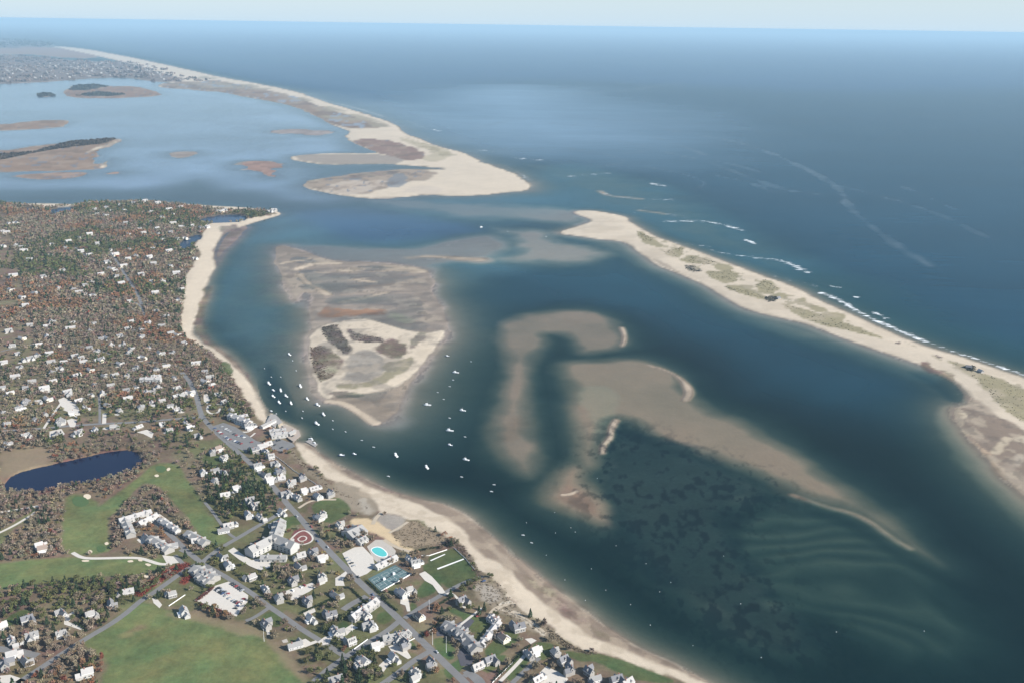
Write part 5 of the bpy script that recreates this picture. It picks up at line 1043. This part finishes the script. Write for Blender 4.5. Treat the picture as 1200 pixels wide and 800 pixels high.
for ki, k in enumerate(KN):
    sh = KINDS[k][1]; TP[k] = []
    for v in range(3):
        rng = np.random.default_rng(100+ki*10+v); cp_ = crown_points(rng, 260 if sh != 1 else 300, sh); TP[k].append((trunk_mesh(sh, ki*7+v), quad_mesh('crown', quads(rng, cp_, .125 if sh != 1 else .11), LM[k])))
# ---- where trees stand
OPEN = [g for g, c, *_ in PATCH if c in (LAWN, FAIR)] + OPENP
for s in ['0,533 20,528 50,525 62,532 58,545 35,553 12,560 0,566', '0,623 20,614 36,602 42,599 36,608 20,620 5,634 0,645', '196,717 240,722 290,733 315,745 340,772 362,800 354,801 330,775 305,752 270,742 230,733 195,727', '408,610 424,609 440,612 455,620 462,632 472,642 486,646 480,651 462,642 450,632 436,626 418,622',
          '440,606 460,603 478,611 520,630 530,634 515,640 470,644 440,620', '395,560 425,577 443,592 446,601 436,608 420,604 405,592 390,578', '553,683 575,678 590,690 600,705 614,722 636,736 640,752 600,738 580,718 566,705', '340,520 352,540 400,577 440,603 448,612 420,595 370,565 345,548', '640,735 676,762 700,768 690,770 645,748']: OPEN.append(ground(P(s), TOWN_Z))
OPEN += [SHAPES[n] for n in HOLES]
DENSE = [ground(P(s), TOWN_Z) for s in ['-60,606 10,604 44,596 78,592 78,648 100,652 60,656 0,664 -60,668', '-60,692 0,692 60,688 120,680 170,680 178,684 150,702 118,712 90,716 40,712 0,722 -60,726', '128,610 150,585 178,568 190,575 205,600 190,606 140,606 150,640 130,646', '236,548 262,545 292,556 318,575 332,596 318,606 300,612 285,600 258,612 244,590 238,565',
                              '318,660 352,660 352,690 330,690 316,676', '96,768 116,764 128,776 120,800 100,810 60,800', '-60,-0 0,230 330,235 300,270 225,300 225,390 240,415 285,470 300,492 270,495 232,470 222,478 150,478 0,482 -700,520 -700,230', '-10,556 170,520 185,530 172,556 150,570 100,580 0,600', '395,770 440,765 470,780 480,800 400,810', '236,520 262,530 250,548 236,545', '150,655 205,672 180,690 158,700', '238,690 232,700 262,722 288,728 280,736 236,716']]
PINES = [DENSE[3], ground(P('400,770 470,775 480,800 400,810'), TOWN_Z), ground(P('545,690 562,682 566,700 552,706'), TOWN_Z)]
inl = SHAPES['inland']
def scatter(y0, y1, step, seed):
    """jittered grid over the strip of ground between two rows of the survey"""
    rng = np.random.default_rng(seed); D0, D1 = at(600, y1, TOWN_Z)[1], at(600, y0, TOWN_Z)[1]
    xs = np.arange(-2300, 420, step); ys = np.arange(D0, D1, step); X, Y = np.meshgrid(xs, ys); X = X.ravel()+rng.uniform(-.5, .5, X.size)*step; Y = Y.ravel()+rng.uniform(-.5, .5, Y.size)*step
    d = np.stack([X, Y, np.full(X.shape, TOWN_Z-CAM_H)], 1); k = d@_F; px = 600+FPX*(d@_R)/k; py = 400-FPX*(d@_U)/k
    ok = (px > -170) & (py < 900); X, Y = X[ok], Y[ok]
    s = sdf(inl, X, Y, 60); ok = s > 2; X, Y = X[ok], Y[ok]
    op = np.zeros(len(X), bool)
    for g in OPEN: op |= sdf(g, X, Y, 1) > -1.0
    for g, hw in ROADS: op |= linedist(g, X, Y, 12) < hw+2.2
    X, Y = X[~op], Y[~op]
    sp = np.array(SPOTS); keep = np.ones(len(X), bool)
    for i in range(0, len(sp)):
        m = (np.abs(X-sp[i, 0]) < 16) & (np.abs(Y-sp[i, 1]) < 16)
        if m.any(): keep[m] &= np.hypot(X[m]-sp[i, 0], Y[m]-sp[i, 1]) > sp[i, 2]*.62
    X, Y = X[keep], Y[keep]
    dn = np.zeros(len(X), bool)
    for g in DENSE: dn |= sdf(g, X, Y, 1) > 0
    nz = fbm(X, Y, 60, 3, 91)
    prob = np.where(dn, .90+.35*nz, .30+.55*nz)
    keep = rng.random(len(X)) < prob; return X[keep], Y[keep], dn[keep]
def kinds_for(X, Y, dn, rng):
    a = fbm(X, Y, 160, 3, 95); b = fbm(X, Y, 110, 3, 96); u = rng.random(len(X)); k = np.zeros(len(X), int)
    k[(b+u*.6) > .80] = 1; k[(a-u*.5) > .22] = 2; k[(u > .89)] = 3; k[(u > .93) & (a < .2)] = 4; k[(u < .015)] = 5
    far = np.hypot(X, Y) > 1500
    for g in PINES:
        m = sdf(g, X, Y, 1) > 0; k[m] = np.where(u[m] < .42, 3, np.where(u[m] < .8, 2, 0))
    k[far & (b > .36) & (u > .25) & (u < .6)] = 1; k[far & (a > .10) & (u < .42)] = 2
    return k
ALL = []
for y0, y1, step, sd_2 in ((470, 830, 6.4, 1), (340, 470, 6.4, 2), (233, 340, 7.8, 3)):
    X, Y, dn = scatter(y0, y1, step, sd_2); ALL.append((X, Y, dn))
TX = np.concatenate([a[0] for a in ALL]); TY = np.concatenate([a[1] for a in ALL]); TDN = np.concatenate([a[2] for a in ALL])
rngt = np.random.default_rng(77); TK = kinds_for(TX, TY, TDN, rngt); TR = rngt.uniform(2.3, 3.9, len(TX)); TR[TK == 3] = rngt.uniform(3.2, 4.6, (TK == 3).sum()); TR[TK == 4] *= .75
TR *= np.where(np.hypot(TX, TY) > 2000, 1.15, 1.0)
d = np.stack([TX, TY, np.full(TX.shape, TOWN_Z-CAM_H)], 1); kk = d@_F; tpx = 600+FPX*(d@_R)/kk; tpy = 400-FPX*(d@_U)/kk
inv = (tpx > 2) & (tpx < 1198) & (tpy < 796)
score = np.where(inv, TR/np.hypot(TX, TY)*np.where(TY < 4000, 1, 0), 0); order = np.argsort(-score); near = order[:296]; rest = order[296:]
items = []
for i in near:
    k = KN[TK[i]]; tm, cm = TP[k][i % 3]; r = TR[i]; sh = KINDS[k][1]
    nm = {0: 'oak_tree', 1: 'pine_tree', 2: 'shrub'}[sh]
    t = thing(nm, {0: 'tree', 1: 'tree', 2: 'shrub'}[sh], (TX[i], TY[i], TOWN_Z), rngt.uniform(0, 6.28), 'trees of the near gardens and woods'); t.scale = (r, r, r*rngt.uniform(.85, 1.15))
    a = bpy.data.objects.new('trunk', tm); COL.objects.link(a); a.parent = t; b = bpy.data.objects.new('crown', cm); COL.objects.link(b); b.parent = t; items.append((t, k))
name_by_landmark(items)
# ---- everything further away, and the undergrowth, as woodland
def wood_mat(name):
    m, n, l, b = newmat(name); a = node(n, 'ShaderNodeAttribute', attribute_name='Col'); l.new(a.outputs['Color'], b.inputs['Base Color']); b.inputs['Roughness'].default_value = .95; b.inputs['Specular IOR Level'].default_value = .08; return m
WM = wood_mat('woodland_leaf')
def mass(name, idx, nq, size):
    rng = np.random.default_rng(len(idx)); V = []; Cc = []
    for ki, k in enumerate(KN):
        ii = idx[TK[idx] == ki]
        if not len(ii): continue
        sh = KINDS[k][1]; base = np.stack([crown_points(rng, nq, sh) for _ in range(24)])
        p = base[rng.integers(0, 24, len(ii))]; a = rng.random(len(ii))*6.283; ca, sa = np.cos(a)[:, None], np.sin(a)[:, None]
        r = TR[ii][:, None]; c = np.stack([(p[..., 0]*ca-p[..., 1]*sa)*r+TX[ii][:, None], (p[..., 0]*sa+p[..., 1]*ca)*r+TY[ii][:, None], p[..., 2]*r*.95+TOWN_Z], -1)
        q = quads(rng, c.reshape(-1, 3), np.repeat(TR[ii]*size, nq)); V.append(q)
        cc = np.array(KINDS[k][0])*(.80+.40*rng.random((len(ii), 1)))*(1+.07*rng.normal(size=(len(ii), 3)))
        Cc.append(np.clip(np.repeat(cc, nq, 0)*(.75+.5*rng.random((len(ii)*nq, 1))), .004, .5))
    ob = bpy.data.objects.new(name, quad_mesh(name, np.concatenate(V), WM, np.concatenate(Cc))); COL.objects.link(ob); ob['kind'] = 'stuff'
dist = np.hypot(TX[rest], TY[rest])
mass('woodland', rest[dist < 1500], 80, .17); mass('woodland', rest[(dist >= 1500) & (dist < 2200)], 38, .24); mass('woodland', rest[dist >= 2200], 16, .36)
print('trees', len(TX))
# shrubs on the dunes and the wooded isles far off
def clumps(name, polys, n, r, col, nq=12, z=1.5, flat=1.0, size=.4):
    rng = np.random.default_rng(len(name)+n); P_ = []
    for s in polys:
        g = SHAPES[s] if s in SHAPES else ground(P(s)); lo, hi = g.min(0), g.max(0); got = 0
        X = rng.uniform(lo[0], hi[0], n*6); Y = rng.uniform(lo[1], hi[1], n*6); ok = sdf(g, X, Y, 1) > 0
        P_.append(np.stack([X[ok], Y[ok]], 1)[:n])
    p = np.concatenate(P_); k = len(p); rad = r*rng.uniform(.6, 1.3, k); c = np.stack([crown_points(rng, nq, 2) for _ in range(12)])[rng.integers(0, 12, k)]
    cen = np.stack([c[..., 0]*rad[:, None]+p[:, :1], c[..., 1]*rad[:, None]+p[:, 1:], c[..., 2]*rad[:, None]*flat+z], -1)
    q = quads(rng, cen.reshape(-1, 3), np.repeat(rad*size, nq)); cc = np.repeat(np.array(col)*(.6+.8*rng.random((k, 1))), nq, 0)
    ob = bpy.data.objects.new(name, quad_mesh(name, q, WM, cc)); COL.objects.link(ob); ob['kind'] = 'stuff'
clumps('distant_woods', ['far_town'], 2600, 26, (.14, .105, .088), 9, 4, .5); clumps('distant_woods', ['0,182 40,179 82,167 135,163.5 122,168.5 80,173 40,179.5 0,188'], 900, 8, (.055, .045, .036), 9, 1, .8)
clumps('distant_woods', ['80,106 90,100.5 110,99.5 126,101.5 105,106', '90,112.5 115,108.5 147,111 130,113', '45,111.5 54,110 64,112.5 48,113.5'], 220, 14, (.04, .042, .034), 9, 1, .6)
clumps('distant_woods', ['far_hill'], 1500, 60, (.04, .045, .04), 6, 20, .4)
clumps('dune_scrub', ['378,384 396,381 401,393 411,406 413,411 404,417 398,410 388,404 378,392', '406,385 418,392 435,395 448,397 452,404 440,402 425,403 412,398'], 420, 2.2, (.085, .070, .055), 14, .8, .6, .3); clumps('dune_scrub', ['364,407 376,405 390,412 402,420 398,434 385,444 376,448 370,437 365,420', '448,402 460,397 468,401 478,406 480,415 470,421 455,422 446,415 440,410'], 420, 1.8, (.125, .09, .065), 12, .8, .5, .3)
clumps('dune_scrub', ['803,312 815,313 824,318 815,320 805,317', '895,349 908,348 910,354 900,355', '1130,429 1142,430 1140,436 1131,434'], 60, 2.4, (.06, .06, .045), 14, 1.6, .7, .3)
clumps('dune_scrub', ['1110,424 1120,425 1136,430 1148,438 1160,440 1175,446 1200,456 1240,470 1240,510 1200,497 1186,488 1172,477 1160,462 1146,447 1132,437'], 520, 1.3, (.13, .115, .065), 10, 1.6, .5, .35)
clumps('dune_scrub', ['236,404 250,414 262,428 275,447 288,470 300,490 285,487 270,468 262,445 250,425 236,412', '336,522 352,540 366,552 400,577 420,588 440,603 420,595 400,585 370,565 350,548', '515,641 530,634 540,640 552,654 562,672 570,684 562,682 548,662 536,646'], 420, 1.7, (.115, .085, .058), 12, 2, .6, .3)
clumps('dune_scrub', ['462,632 470,620 482,611 500,617 520,630 530,634 515,640 490,644 470,644', '553,683 575,678 590,690 600,705 614,722 636,736 655,750 640,752 620,738 600,728 580,718 566,705', '640,735 655,748 676,762 700,768 690,770 665,762 645,748'], 300, 1.3, (.15, .12, .08), 10, 2.6, .5, .3)
clumps('dune_scrub', ['746,272 766,279 764,284 755,283 748,279', '776,297 800,290 801,298 795,303 785,302', '796,304 812,300 838,308 830,311 812,310', '824,320 858,318 868,322 862,332 835,328', '884,337 896,328 914,340 905,345', '846,336 880,342 905,353 870,346', '915,357 950,366 1000,383 1036,398 990,388 955,379'], 110, 1.6, (.17, .15, .085), 10, 1.8, .4, .35)
# the red hedge bank and the dark property hedges
def hedge(label, pts, hgt, wid, col, name='hedge'):
    g = np.array([at(x, y, TOWN_Z)[:2] for x, y in chaikin(P(pts), 1, False)]); c = g[0]; rng = np.random.default_rng(int(abs(c[0]*7)) % 9999)
    seg = np.hypot(*np.diff(g, axis=0).T); L = seg.sum(); n = int(L*wid*hgt*2.2)+40; s = rng.random(n)*L; cs = np.concatenate([[0], np.cumsum(seg)]); X = np.interp(s, cs, g[:, 0]); Y = np.interp(s, cs, g[:, 1])
    cen = np.stack([X-c[0]+rng.uniform(-.5, .5, n)*wid, Y-c[1]+rng.uniform(-.5, .5, n)*wid, rng.uniform(.1, 1, n)*hgt], 1)
    q = quads(rng, cen, .42); cc = np.array(col)*(.6+.8*rng.random((n, 1))); ob = bpy.data.objects.new(name, quad_mesh(name, q, WM, cc)); COL.objects.link(ob); ob.location = (c[0], c[1], TOWN_Z); ob['category'] = 'hedge'; ob['label'] = label; ob['group'] = 'garden hedges'
GRN = (.030, .045, .022); RED = (.17, .040, .028)
hedge('broad red hedge sloping up beside the golf lane', '163,697 180,684 200,672 219,662', 2.6, 9, RED); hedge('small red hedge right of the golf lane fork', '215,682 224,675 232,670', 2.2, 6, RED); hedge('dark red hedge on the shell car park left edge', '230,704 240,697 250,688', 2.2, 4, (.12, .045, .035)); hedge('wine red hedge below the shell car park', '234,708 246,712 258,716 270,720', 2.4, 4, (.13, .05, .04))
for lb, s in [('dark hedge line from the shell court to the lower street', '352,719 362,714 372,710 382,705 390,701'), ('dark hedge along the north side of the inn grounds', '494,745 504,738 514,730 524,722'), ('dark hedge below the lawns past the inn', '578,798 588,788 600,777 606,771'), ('dark hedge at the left of the tennis fence', '429,680 438,688 446,696'), ('hedge on the main road side under the tennis courts', '446,700 456,708 466,716'),
              ('dark hedge above the beach lawn shore edge', '486,646 496,644 508,642 518,640 530,635'), ('dark hedge by the far right beach houses', '604,772 612,764 622,756'), ('hedge round the terraced house below the golf', '86,729 96,734 102,740'), ('dark hedge along the main road left verge', '412,690 424,702 432,710'), ('low hedge by the beach road lower verge', '508,712 520,705 532,698')]:
    hedge(lb, s, 2.0, 2.4, GRN)
# far houses across the bay: a few pixels each, more than anyone could count
def far_houses():
    rng = np.random.default_rng(4); g = SHAPES['far_town']; X = rng.uniform(-6500, -2500, 9000); Y = rng.uniform(8000, 16500, 9000); ok = (sdf(g, X, Y, 1) > 60) & (rng.random(9000) < .9); X, Y = X[ok][:300], Y[ok][:300]
    bm = bmesh.new()
    for x, y in zip(X, Y):
        rz = rng.uniform(0, 3.14); s = rng.uniform(.6, 1.3); prism(bm, (x, y, 5), 18*s, 11*s, 0, 9*s, 5*s, rz)
    o = obj('distant_houses', bm, M['wall grey shingled']); o['kind'] = 'stuff'
far_houses()
